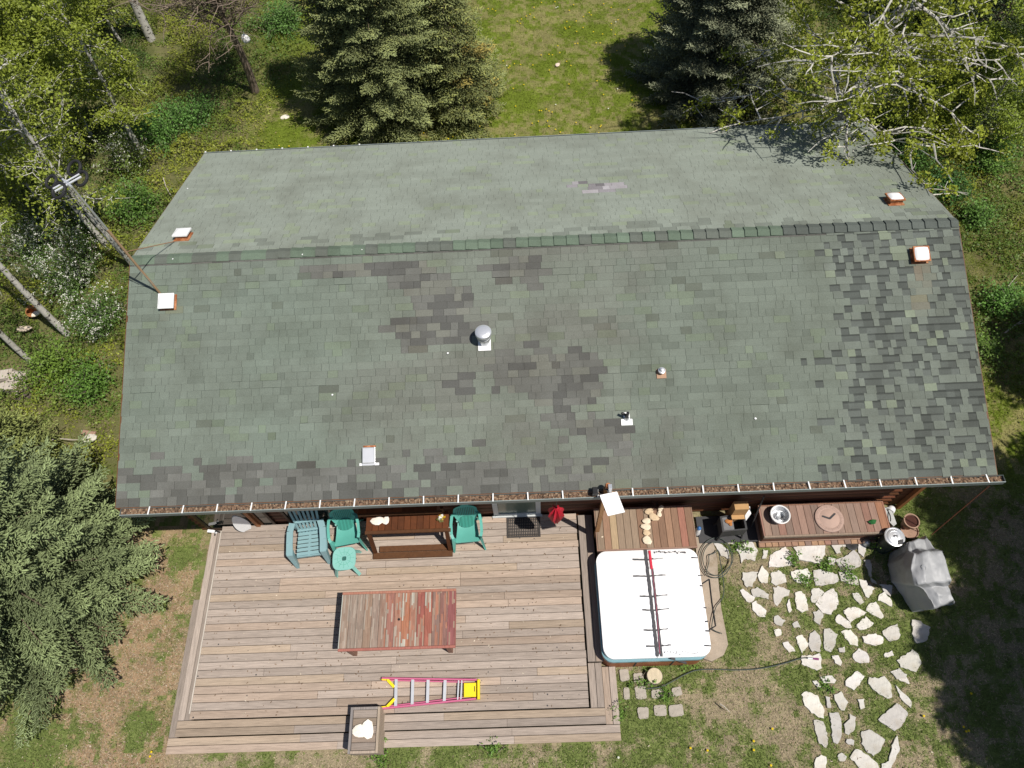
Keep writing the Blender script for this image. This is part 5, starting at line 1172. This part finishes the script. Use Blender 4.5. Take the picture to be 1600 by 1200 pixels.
def spruce(loc, H, R, seed, label, col, tip=(1.3, 1.3, 1.3), z0=.25, dens=1.0, name='spruce_tree', group='spruces around the house', sector=None, dead=.0, power=.8, yellow=None, fs=1.0):
    rng = np.random.default_rng(seed); t = thing(name, label, 'tree', (loc[0], loc[1], gz(np.array(loc[0]), np.array(loc[1])).item()), 0, group)
    mb = MB(); mb.tube([(0, 0, -.1), (0, 0, H*.5), (0.03, 0, H*.97)], [.035*H*.6, .02*H*.6, .01], (.09, .065, .045), n=8); mb.build('trunk', m_bark, t, smooth=True)
    pos, dr, cl = [], [], []; lb = MB(); z = z0; col = np.array(col)
    while z < H*.97:
        rel = 1-z/H; nb = max(5, int(7+5*rel)); a0 = rng.uniform(0, 6.28)
        for b in range(nb):
            az = a0+2*math.pi*b/nb+rng.normal(0, .12)
            if sector and not ((az-sector[0]) % 6.283 < sector[1]): continue
            L_ = R*rel**power*rng.uniform(.76, 1.08)+.10; dx = np.array([math.cos(az), math.sin(az), 0]); sd = np.array([-dx[1], dx[0], 0])
            zb = z+rng.normal(0, .06); sl = -.18-.10*rel+rng.normal(0, .10)
            def cp(s): return np.array([0, 0, zb])+dx*L_*s+np.array([0, 0, L_*(sl*s+.22*s*s*s)])
            if rng.random() < .35: lb.tube([tuple(cp(s)) for s in (0, .4, .8)], [.018, .012, .006], (.12, .09, .065), n=4, cap=False)
            nt_ = max(3, int(L_*dens/.085)); cb = col*rng.uniform(.70, 1.30)
            if yellow and rng.random() < yellow: cb = np.array((.20, .17, .05))*rng.uniform(.8, 1.2)
            for s in np.linspace(.30 if L_ > .8 else .05, 1.0, nt_):
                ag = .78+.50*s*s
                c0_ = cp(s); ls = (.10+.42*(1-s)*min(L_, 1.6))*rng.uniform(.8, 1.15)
                for sg in (-1, 1):
                    dd = dx*.62+sd*sg*.78+np.array([0, 0, -.10+rng.normal(0, .08)]); dd /= np.linalg.norm(dd)
                    m_ = max(2, int(ls*dens/.036/fs**.5))
                    q = np.linspace(.0, 1, m_)[:, None]; pp_ = c0_+dd*ls*q; pos.append(pp_)
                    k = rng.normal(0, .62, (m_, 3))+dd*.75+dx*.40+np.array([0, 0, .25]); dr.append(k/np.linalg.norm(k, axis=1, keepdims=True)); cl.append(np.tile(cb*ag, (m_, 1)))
        z += .185+.05*rng.random()
    pos = np.vstack(pos); dr = np.vstack(dr); cl = np.vstack(cl); n = len(pos)
    cl = cl*1.65*rng.uniform(.78, 1.25, (n, 1))*np.where(rng.random((n, 1)) < .25, np.array([tip]), 1)
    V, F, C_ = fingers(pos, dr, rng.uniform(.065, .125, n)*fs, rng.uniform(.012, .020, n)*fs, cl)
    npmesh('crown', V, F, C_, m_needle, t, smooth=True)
    if lb.n: lb.build('branches', m_bark, t)
    return t
def aspen(loc, H, seed, label, z0=1.2, R=1.6, nb=26, leaves=9000, lean=(0, 0), col=(.17, .235, .03), tr=.10, size=.027, name='aspen_tree', group='aspens', bark=None, bare=0.0, up=.55, clump=.10):
    rng = np.random.default_rng(seed); t = thing(name, label, 'tree', (loc[0], loc[1], gz(np.array(loc[0]), np.array(loc[1])).item()), 0, group); bark = bark or m_aspen
    def tp(z): s = z/H; return np.array([lean[0]*s+.08*math.sin(s*5+seed), lean[1]*s+.08*math.cos(s*4+seed)-.08, z])
    mb = MB(); zs = np.linspace(-.1, H, 12); mb.tube([tuple(tp(z)) for z in zs], [max(.012, tr*(1-.9*max(z, 0)/H)) for z in zs], n=10); mb.build('trunk', bark, t, smooth=True)
    lb = MB(); anch = []
    for b in range(nb):
        z = z0+(H*.96-z0)*(b+rng.random()*.6)/nb; az = b*2.4+rng.normal(0, .4); L_ = R*(1-.62*(z-z0)/(H-z0))*rng.uniform(.7, 1.2)
        p = tp(z); d_ = np.array([math.cos(az), math.sin(az), up+rng.normal(0, .12)]); d_ /= np.linalg.norm(d_); pts = [p]; nseg = 7
        for s in range(nseg):
            d_ = d_+rng.normal(0, .15, 3)+np.array([0, 0, -.05]); d_ /= np.linalg.norm(d_); p = p+d_*L_/nseg; pts.append(p)
            if s > 0:
                for sg in (-1, 1):
                    if rng.random() < .85:
                        e = np.cross(d_, [0, 0, 1])*sg*rng.uniform(.6, 1.1)+d_*.8+rng.normal(0, .25, 3); e /= np.linalg.norm(e); l2 = L_*rng.uniform(.16, .42); q = p; pp_ = [q]
                        for k in range(3): e = e+rng.normal(0, .18, 3); e /= np.linalg.norm(e); q = q+e*l2/3; pp_.append(q); anch.append(q)
                        lb.tube([tuple(v_) for v_ in pp_], [tr*.10, tr*.08, tr*.06, tr*.03], n=4, cap=False)
                        e2 = -e*.2+np.cross(e, [0, 0, 1])*sg+rng.normal(0, .4, 3); e2 /= np.linalg.norm(e2); q2 = pp_[1]+e2*l2*.4; lb.tube([tuple(pp_[1]), tuple(q2)], [tr*.06, tr*.03], n=3, cap=False); anch.append(q2)
        anch.append(p); r0 = tr*(.19 if L_ > 1 else .17)
        lb.tube([tuple(v_) for v_ in pts], [r0*(1-.85*s/nseg) for s in range(nseg+1)], n=6, cap=False)
    lb.build('branches', bark, t, smooth=True)
    if leaves:
        A_ = np.array(anch); A_ = A_[rng.random(len(A_)) > bare]; A_ = A_[np.hypot(A_[:, 0]-lean[0]*A_[:, 2]/H, A_[:, 1]-lean[1]*A_[:, 2]/H) > tr*3]; A_ = A_[vnoise(A_[:, 0]+A_[:, 2], A_[:, 1]-A_[:, 2], 1.6, seed) > bare*.8] if bare else A_; idx = rng.integers(0, len(A_), leaves); pos = A_[idx]+rng.normal(0, clump, (leaves, 3)); tone = rng.uniform(.75, 1.25, len(A_))[idx][:, None]
        c_ = np.array(col)*tone*rng.uniform(.75, 1.3, (leaves, 1)); V, F, c_ = leafquads(pos, rng.uniform(.6, 1.2, leaves)*size, c_, .4, rng); npmesh('crown', V, F, c_, m_leaf, t)
    return t
def shrub(loc, R, H, seed, label, col, leaves=5000, flowers=0, size=.028, group=None, twigs=60, name='shrub', tw=(.22, .18, .14)):
    rng = np.random.default_rng(seed); t = thing(name, label, 'shrub', (loc[0], loc[1], gz(np.array(loc[0]), np.array(loc[1])).item()), 0, group)
    lb = MB(); tips = []
    for k in range(twigs):
        az, e = rng.uniform(0, 6.28), rng.uniform(.35, 1.4); d_ = np.array([math.cos(az)*math.cos(e)*R/H*1.15, math.sin(az)*math.cos(e)*R/H*1.15, math.sin(e)])*H*rng.uniform(.65, 1.05); p = rng.normal(0, R*.12, 3); p[2] = -.03; pts = [p]
        for s in range(4): p = p+d_/4+rng.normal(0, .05, 3); pts.append(p); tips.append(p)
        lb.tube([tuple(v_) for v_ in pts], [.012, .009, .007, .005, .003], tw, n=4, cap=False)
    lb.build('stems', m_bark, t); A_ = np.array(tips)
    idx = rng.integers(0, len(A_), leaves); sc_ = min(.11, R*.3); pos = A_[idx]+rng.normal(0, sc_, (leaves, 3)); pos[:, 2] = np.abs(pos[:, 2]); tone = rng.uniform(.7, 1.3, len(A_))[idx][:, None]
    c_ = 1.35*np.array(col)*tone*rng.uniform(.75, 1.3, (leaves, 1)); V, F, c_ = leafquads(pos, rng.uniform(.6, 1.25, leaves)*size, c_, .5, rng); npmesh('foliage', V, F, c_, m_leaf, t)
    if flowers:
        idx = rng.integers(0, len(A_), flowers//6); base = np.repeat(A_[idx]+rng.normal(0, .07, (len(idx), 3)), 6, 0); pos = base+rng.normal(0, .022, base.shape)+np.array([0, 0, .06])
        V, F, c_ = leafquads(pos, rng.uniform(.010, .018, len(pos)), np.tile((.80, .80, .70), (len(pos), 1)), .8, rng); npmesh('blossom', V, F, c_, m_flower, t)
    return t

# conifers
spruce(P2(72, 925, 0), 8.5, 3.0, 1, 'big dark spruce filling the lower left beside the deck', (.100, .124, .056), dens=1.2, yellow=.01, z0=.8)
spruce(P2(30, 745, 0), 4.6, 1.35, 2, 'smaller olive green spruce behind the big one at the left edge', (.112, .130, .040), dens=.9)
spruce(P2(612, 172, 0), 9.5, 2.55, 3, 'tall spruce behind the middle of the house reaching over the rear gutter', (.118, .135, .055), tip=(1.35, 1.3, 1.15), dens=1.05, z0=.6)
spruce(P2(715, 172, 0), 4.6, 1.75, 4, 'lower yellowish spruce right of the tall one behind the house', (.120, .136, .050), tip=(1.35, 1.25, 1.0), dens=.9, yellow=.07)
spruce(P2(1112, 128, 0), 6.4, 2.4, 5, 'dense blue green spruce behind the right half of the house', (.118, .130, .080), tip=(1.45, 1.4, 1.4), dens=1.15, z0=.1, power=.6)
spruce((13.0, 12.6), 9, 3.2, 6, 'dark conifer behind the aspen at the upper right corner', (.05, .07, .03), dens=.6)
spruce((12.6, 8.6), 4.2, 2.4, 16, 'dark conifer below the aspen branches at the right edge', (.05, .07, .03), dens=.6)
spruce((-18.5, 13.8), 9, 2.8, 7, 'dark conifer in the upper left corner behind the aspens', (.05, .075, .03), dens=.6)
spruce((-15.8, 11.8), 5, 2.2, 17, 'lower dark conifer among the aspens at the upper left', (.05, .075, .03), dens=.6)
# trees standing right of the picture whose shade falls on the lawn
spruce((12.3, -9.4), 11, 3.6, 8, 'tall spruce right of the flagstone lawn, shading its front edge', (.08, .11, .055), dens=.9, z0=3.6, fs=2.1, power=.5)
spruce((13.3, -6.6), 11, 3.5, 9, 'tall spruce right of the house corner, shading the lawn there', (.08, .11, .055), dens=.9, z0=3.8, fs=2.1, power=.5)
spruce((15.2, -2.6), 10, 3.2, 10, 'spruce right of the house end, shading the lawn strip', (.08, .11, .055), dens=.9, z0=3.4, fs=2.1, power=.55)

# aspens
tb = Vector(P(1296, 190, 2.4)); aspen((tb.x, tb.y), 9.5, 31, 'large aspen with long white limbs over the right rear roof corner', z0=1.5, R=3.7, nb=50, leaves=38000, tr=.20, lean=(.9, .3), up=.22, size=.034, col=(.25, .29, .03), clump=.085, bare=.45)
aspen(P2(1500, 230, 0), 4.5, 32, 'young leafy aspen right of the large one', z0=.5, R=1.7, nb=22, leaves=26000, tr=.05, col=(.22, .29, .035))
aspen(P2(1590, 120, 0), 5.5, 33, 'young aspen at the upper right edge', z0=.8, R=1.9, nb=22, leaves=9000, tr=.06, col=(.15, .20, .025))
aspen(P2(1430, 215, 0), 3.4, 34, 'low yellow green aspen just behind the right roof end', z0=.4, R=1.3, nb=16, leaves=16000, tr=.04, col=(.22, .28, .035))
for i, (px, py, H, R, lv, z0, lb_) in enumerate([(207, 408, 7.5, 1.3, 2500, 2.6, 'mottled aspen trunk rising beside the aerial mast'), (166, 372, 7.0, 1.3, 2500, 2.4, 'thinner mottled aspen left of the aerial mast'), (232, 243, 5.5, 1.3, 4500, 1.4, 'aspen with a white forked trunk left of the rear roof corner'),
        (150, 215, 4.6, 1.5, 9000, .9, 'bushy yellow green aspen left of the white forked one'), (75, 330, 4.2, 1.4, 8000, .9, 'bushy aspen at the left edge level with the aerial rings'), (110, 120, 5, 1.7, 10000, .9, 'full crowned aspen in the upper left'), (20, 190, 4.8, 1.5, 9000, .8, 'full crowned aspen cut by the left edge'),
        (190, 60, 4.2, 1.2, 4500, .9, 'slim aspen between the leaning trunk and the upper left crowns'), (25, 60, 5.4, 1.7, 9000, .9, 'aspen crown in the upper left corner')]):
    aspen(P2(px, py, 0), H, 40+i, lb_, z0=z0, R=R, nb=24, leaves=int(lv*2.3), tr=.085 if i < 3 else .05, col=(.235, .285, .038), size=.034)
aspen(P2(108, 513, 0), 8, 60, 'white aspen trunk left of the roof, front of the pair', z0=3.4, R=1.2, nb=12, leaves=2500, tr=.088, lean=(-.2, .3))
aspen(P2(52, 557, 0), 8, 61, 'white aspen trunk at the left edge above the heap of logs', z0=3.6, R=1.2, nb=12, leaves=2500, tr=.07)
aspen(P2(241, 64, 0), 9, 62, 'grey banded aspen trunk leaning out of the top edge', z0=5, R=1.2, nb=10, leaves=2000, tr=.15)
aspen(P2(398, 142, 0), 4.9, 63, 'nearly bare brown tree with tangled twigs behind the left end of the roof', z0=2.1, R=2.2, nb=90, leaves=22000, tr=.13, col=(.16, .135, .09), size=.017, name='bare_tree', group='bare trees', bark=mat('brown_bark', rgb=(.20, .155, .12), rough=.9, nscale=14, namt=.35, bump=.5), up=.95)
x, y, z = P(386, 67, 2.3); mb = MB(); blob(mb, (0, 0, 0), .12, .11, .13, 9); mb.tube([(0, 0, .18), (.02, .02, .34)], .006); o = mb.build('bird_feeder', m_white); o.location = (x, y, z); tag(o, 'small white feeder hanging in the bare tree', 'bird feeder')

# shrubs
for a in [((125, 430), 1.35, 1.5, 'white flowering shrub at the foot of the aerial mast', (.075, .125, .03), 9000, 4200), ((60, 395), 1.1, 1.4, 'white flowering shrub at the left edge below the aspens', (.085, .13, .035), 6500, 3000), ((165, 505), .9, 1.1, 'white flowering shrub close to the left roof edge', (.075, .135, .03), 5500, 1700),
          ((205, 262), .8, 1.2, 'small white flowering shrub below the forked aspen', (.12, .17, .035), 4000, 1500), ((135, 350), .8, 1.2, 'white flowering shrub behind the aerial mast', (.10, .15, .035), 4000, 1300)]:
    (px, py), R, H, lb_, cl_, lv, fl = a; shrub(P2(px, py, 0), R, H, int(px), lb_, cl_, lv, fl, size=.022, group='white flowering shrubs')
for a in [((250, 215), .9, .8, 'bright green bush below the bare tree', (.085, .17, .035), 6000), ((300, 190), .8, .7, 'bright green bush right of its twin below the bare tree', (.09, .18, .04), 5000), ((215, 330), .7, .9, 'green bush against the left rear roof edge', (.085, .16, .03), 5000), ((440, 45), .8, .8, 'green bush left of the tall spruce', (.09, .17, .04), 6000),
          ((90, 580), .8, .7, 'yellow green bush between the log heap and the house', (.12, .19, .03), 4500), ((150, 600), .6, .6, 'green bush beside the left wall', (.09, .17, .03), 3500), ((1420, 250), .7, .8, 'green bush beside the right rear roof corner', (.07, .14, .03), 5500), ((1470, 300), .6, .7, 'dark green bush beside the right roof edge', (.065, .14, .035), 4000),
          ((1545, 250), .9, .8, 'broad green bush at the right edge behind the house', (.10, .18, .035), 6000), ((1560, 480), .5, .5, 'low bright green bush in the shadow strip at the right edge', (.10, .20, .04), 3000), ((1520, 340), .45, .5, 'low green bush right of the ridge end', (.09, .17, .035), 2500), ((1525, 545), .4, .4, 'low bush by the right edge of the roof', (.11, .18, .035), 1800)]:
    (px, py), R, H, lb_, cl_, lv = a; shrub(P2(px, py, 0), R, H, int(px)+7, lb_, cl_, lv, 0, size=.028, group='green bushes')
for i, (px, py, R, lb_) in enumerate([(1325, 895, .24, 'leafy tuft between the flagstones left of the grill cover'), (1258, 905, .16, 'leafy tuft under the largest flagstone'), (1288, 882, .18, 'leafy tuft between two large flagstones'), (1157, 853, .14, 'bright tuft in front of the fire box'), (1362, 848, .14, 'tuft beside the silver ball'),
        (1040, 1085, .14, 'dark grass tuft among the pavers'), (1002, 1066, .10, 'grass tuft behind the round log stump'), (768, 1166, .14, 'bright tuft at the front edge of the deck'), (965, 1118, .16, 'tuft at the front right deck corner'), (1073, 1035, .18, 'dark leafy tuft under the tub strap'), (596, 1180, .16, 'tuft beside the planter box'), (1290, 1072, .1, 'small tuft between two small flagstones'), (1238, 872, .14, 'leafy tuft right of the triangular flagstone')]):
    shrub(P2(px, py, 0), R*.62, .11, 300+i, lb_, (.11, .20, .035), int(160+800*R), 0, size=.018, group='green tufts in the yard', twigs=14, name='plant')

# ---------------------------------------------------------------- ground cover: one object of weeds, one of grass, one of dandelions
rng = np.random.default_rng(91); n = 820000; x = rng.uniform(-18.5, 17, n); y = rng.uniform(-3.5, 16.5, n)
w = wild(x, y); cl_ = fbm(x, y, 1.7, 61, 3); keep = (rng.random(n) < w*ss(.26, .52, cl_)*1.0) & ~inside_rects(x, y) & ~((np.abs(x) < 7.3) & (np.abs(y) < 4.3)); x, y, cl_ = x[keep], y[keep], cl_[keep]; n = len(x)
hh = (.04+.55*ss(.45, .75, cl_)*fbm(x, y, 3, 63, 2)); z = gz(x, y)+hh*rng.random(n)**.6+.01
tone = fbm(x, y, .8, 65, 3); c_ = mixc((.125, .195, .036), (.275, .31, .042), ss(.38, .62, tone)); c_ = mixc(c_, (.20, .17, .08), (rng.random(n) < .10)*1.0); c_ *= rng.uniform(.65, 1.35, (n, 1)); shade_zone = (((x > 9.2) & (y > 6.5)) | ((x < -12) & (y > 5)))[:, None]; c_ = np.where(shade_zone, c_*np.array([[.55, .60, .6]]), c_)  # both rear corners: shade under the trees put into the leaf colour
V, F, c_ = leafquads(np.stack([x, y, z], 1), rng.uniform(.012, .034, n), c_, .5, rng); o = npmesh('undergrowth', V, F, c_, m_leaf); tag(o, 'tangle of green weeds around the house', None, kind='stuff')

def inpoly(x, y, poly):
    r = np.zeros(len(x), bool); j = len(poly)-1
    for i in range(len(poly)):
        xi, yi = poly[i]; xj, yj = poly[j]; r ^= ((yi > y) != (yj > y)) & (x < (xj-xi)*(y-yi)/(yj-yi+1e-12)+xi); j = i
    return r
rng = np.random.default_rng(92)
xa = np.concatenate([rng.uniform(-12.5, 11.5, 260000), rng.uniform(-11.5, 16.5, 330000)]); ya = np.concatenate([rng.uniform(-10.6, -3.9, 260000), rng.uniform(-2, 16.5, 330000)])
xa = np.concatenate([xa, rng.uniform(7.3, 13, 50000)]); ya = np.concatenate([ya, rng.uniform(-4, 5, 50000)])
keep = ~inside_rects(xa, ya) & ~((np.abs(xa) < 7.3) & (ya > -3.9) & (ya < 4.3)) & (rng.random(len(xa)) > wild(xa, ya)*.45); xa, ya = xa[keep], ya[keep]
bad = np.zeros(len(xa), bool)
for poly in FLAG:
    pa = np.array(poly); c0_ = pa.mean(0); pa = c0_+(pa-c0_)*.82; mn, mx = pa.min(0), pa.max(0); s = np.where((xa > mn[0]) & (xa < mx[0]) & (ya > mn[1]) & (ya < mx[1]))[0]
    if len(s): bad[s] |= inpoly(xa[s], ya[s], pa.tolist())
xa, ya = xa[~bad], ya[~bad]; n = len(xa)
g_ = green_amount(xa, ya); isg = rng.random(n) < g_*.74+.22; front = ss(-2.5, -4.5, ya)
grn = mixc((.155, .205, .022), (.165, .215, .06), front)*rng.uniform(.6, 1.35, (n, 1)); stw = mixc((.30, .27, .10), (.45, .365, .25), front)*rng.uniform(.45, 1.25, (n, 1))
col = np.where(isg[:, None], grn, stw); az = rng.uniform(0, 6.28, n); L_ = np.where(isg, rng.uniform(.03, .085, n)*(.7+.6*g_), rng.uniform(.025, .07, n)); el = np.where(isg, rng.uniform(.2, 1.2, n), rng.uniform(.05, .5, n))
z = gz(xa, ya)+.002; wv = rng.uniform(.003, .009, n); sx, sy = -np.sin(az)*wv, np.cos(az)*wv; dx, dy, dz = np.cos(az)*np.cos(el)*L_, np.sin(az)*np.cos(el)*L_, np.sin(el)*L_
V = np.stack([np.stack([xa-sx, ya-sy, z], 1), np.stack([xa+sx, ya+sy, z], 1), np.stack([xa+dx, ya+dy, z+dz+.004], 1)], 1).reshape(-1, 3); F = np.arange(n*3).reshape(-1, 3)
o = npmesh('grass', V, F, col, m_grass); tag(o, 'short patchy grass, part green and part straw coloured', None, kind='stuff')
n = 420; x = np.concatenate([rng.uniform(-9, 3.5, n), rng.uniform(-8, 8, 24)]); y = np.concatenate([rng.uniform(4.8, 15, n), rng.uniform(-9.5, -8.3, 24)]); k = (fbm(x, y, .8, 95, 2) > .42) & (wild(x, y) < .4); x, y = x[k], y[k]
x = np.concatenate([x, [P2(px, py, 0)[0] for px, py in ((1206, 1139), (1177, 1158), (1177, 1172), (1204, 1196), (1504, 1136), (1508, 1143), (1512, 1142), (1516, 1084), (238, 1175), (236, 1182), (1442, 1119))]]); y = np.concatenate([y, [P2(px, py, 0)[1] for px, py in ((1206, 1139), (1177, 1158), (1177, 1172), (1204, 1196), (1504, 1136), (1508, 1143), (1512, 1142), (1516, 1084), (238, 1175), (236, 1182), (1442, 1119))]])
mb = MB()
for a, b in zip(x, y): z_ = float(gz(np.array(a), np.array(b)))+.06; mb.lathe([(.001, z_+.012), (.02, z_+.006), (.022, z_), (.001, z_-.006)], (a, b, 0), n=8, c=(.75, .55, .01) if random.random() < .9 else (.7, .7, .6))
o = mb.build('dandelions', m_flower); tag(o, 'yellow dandelion heads scattered over the grass', None, kind='stuff')
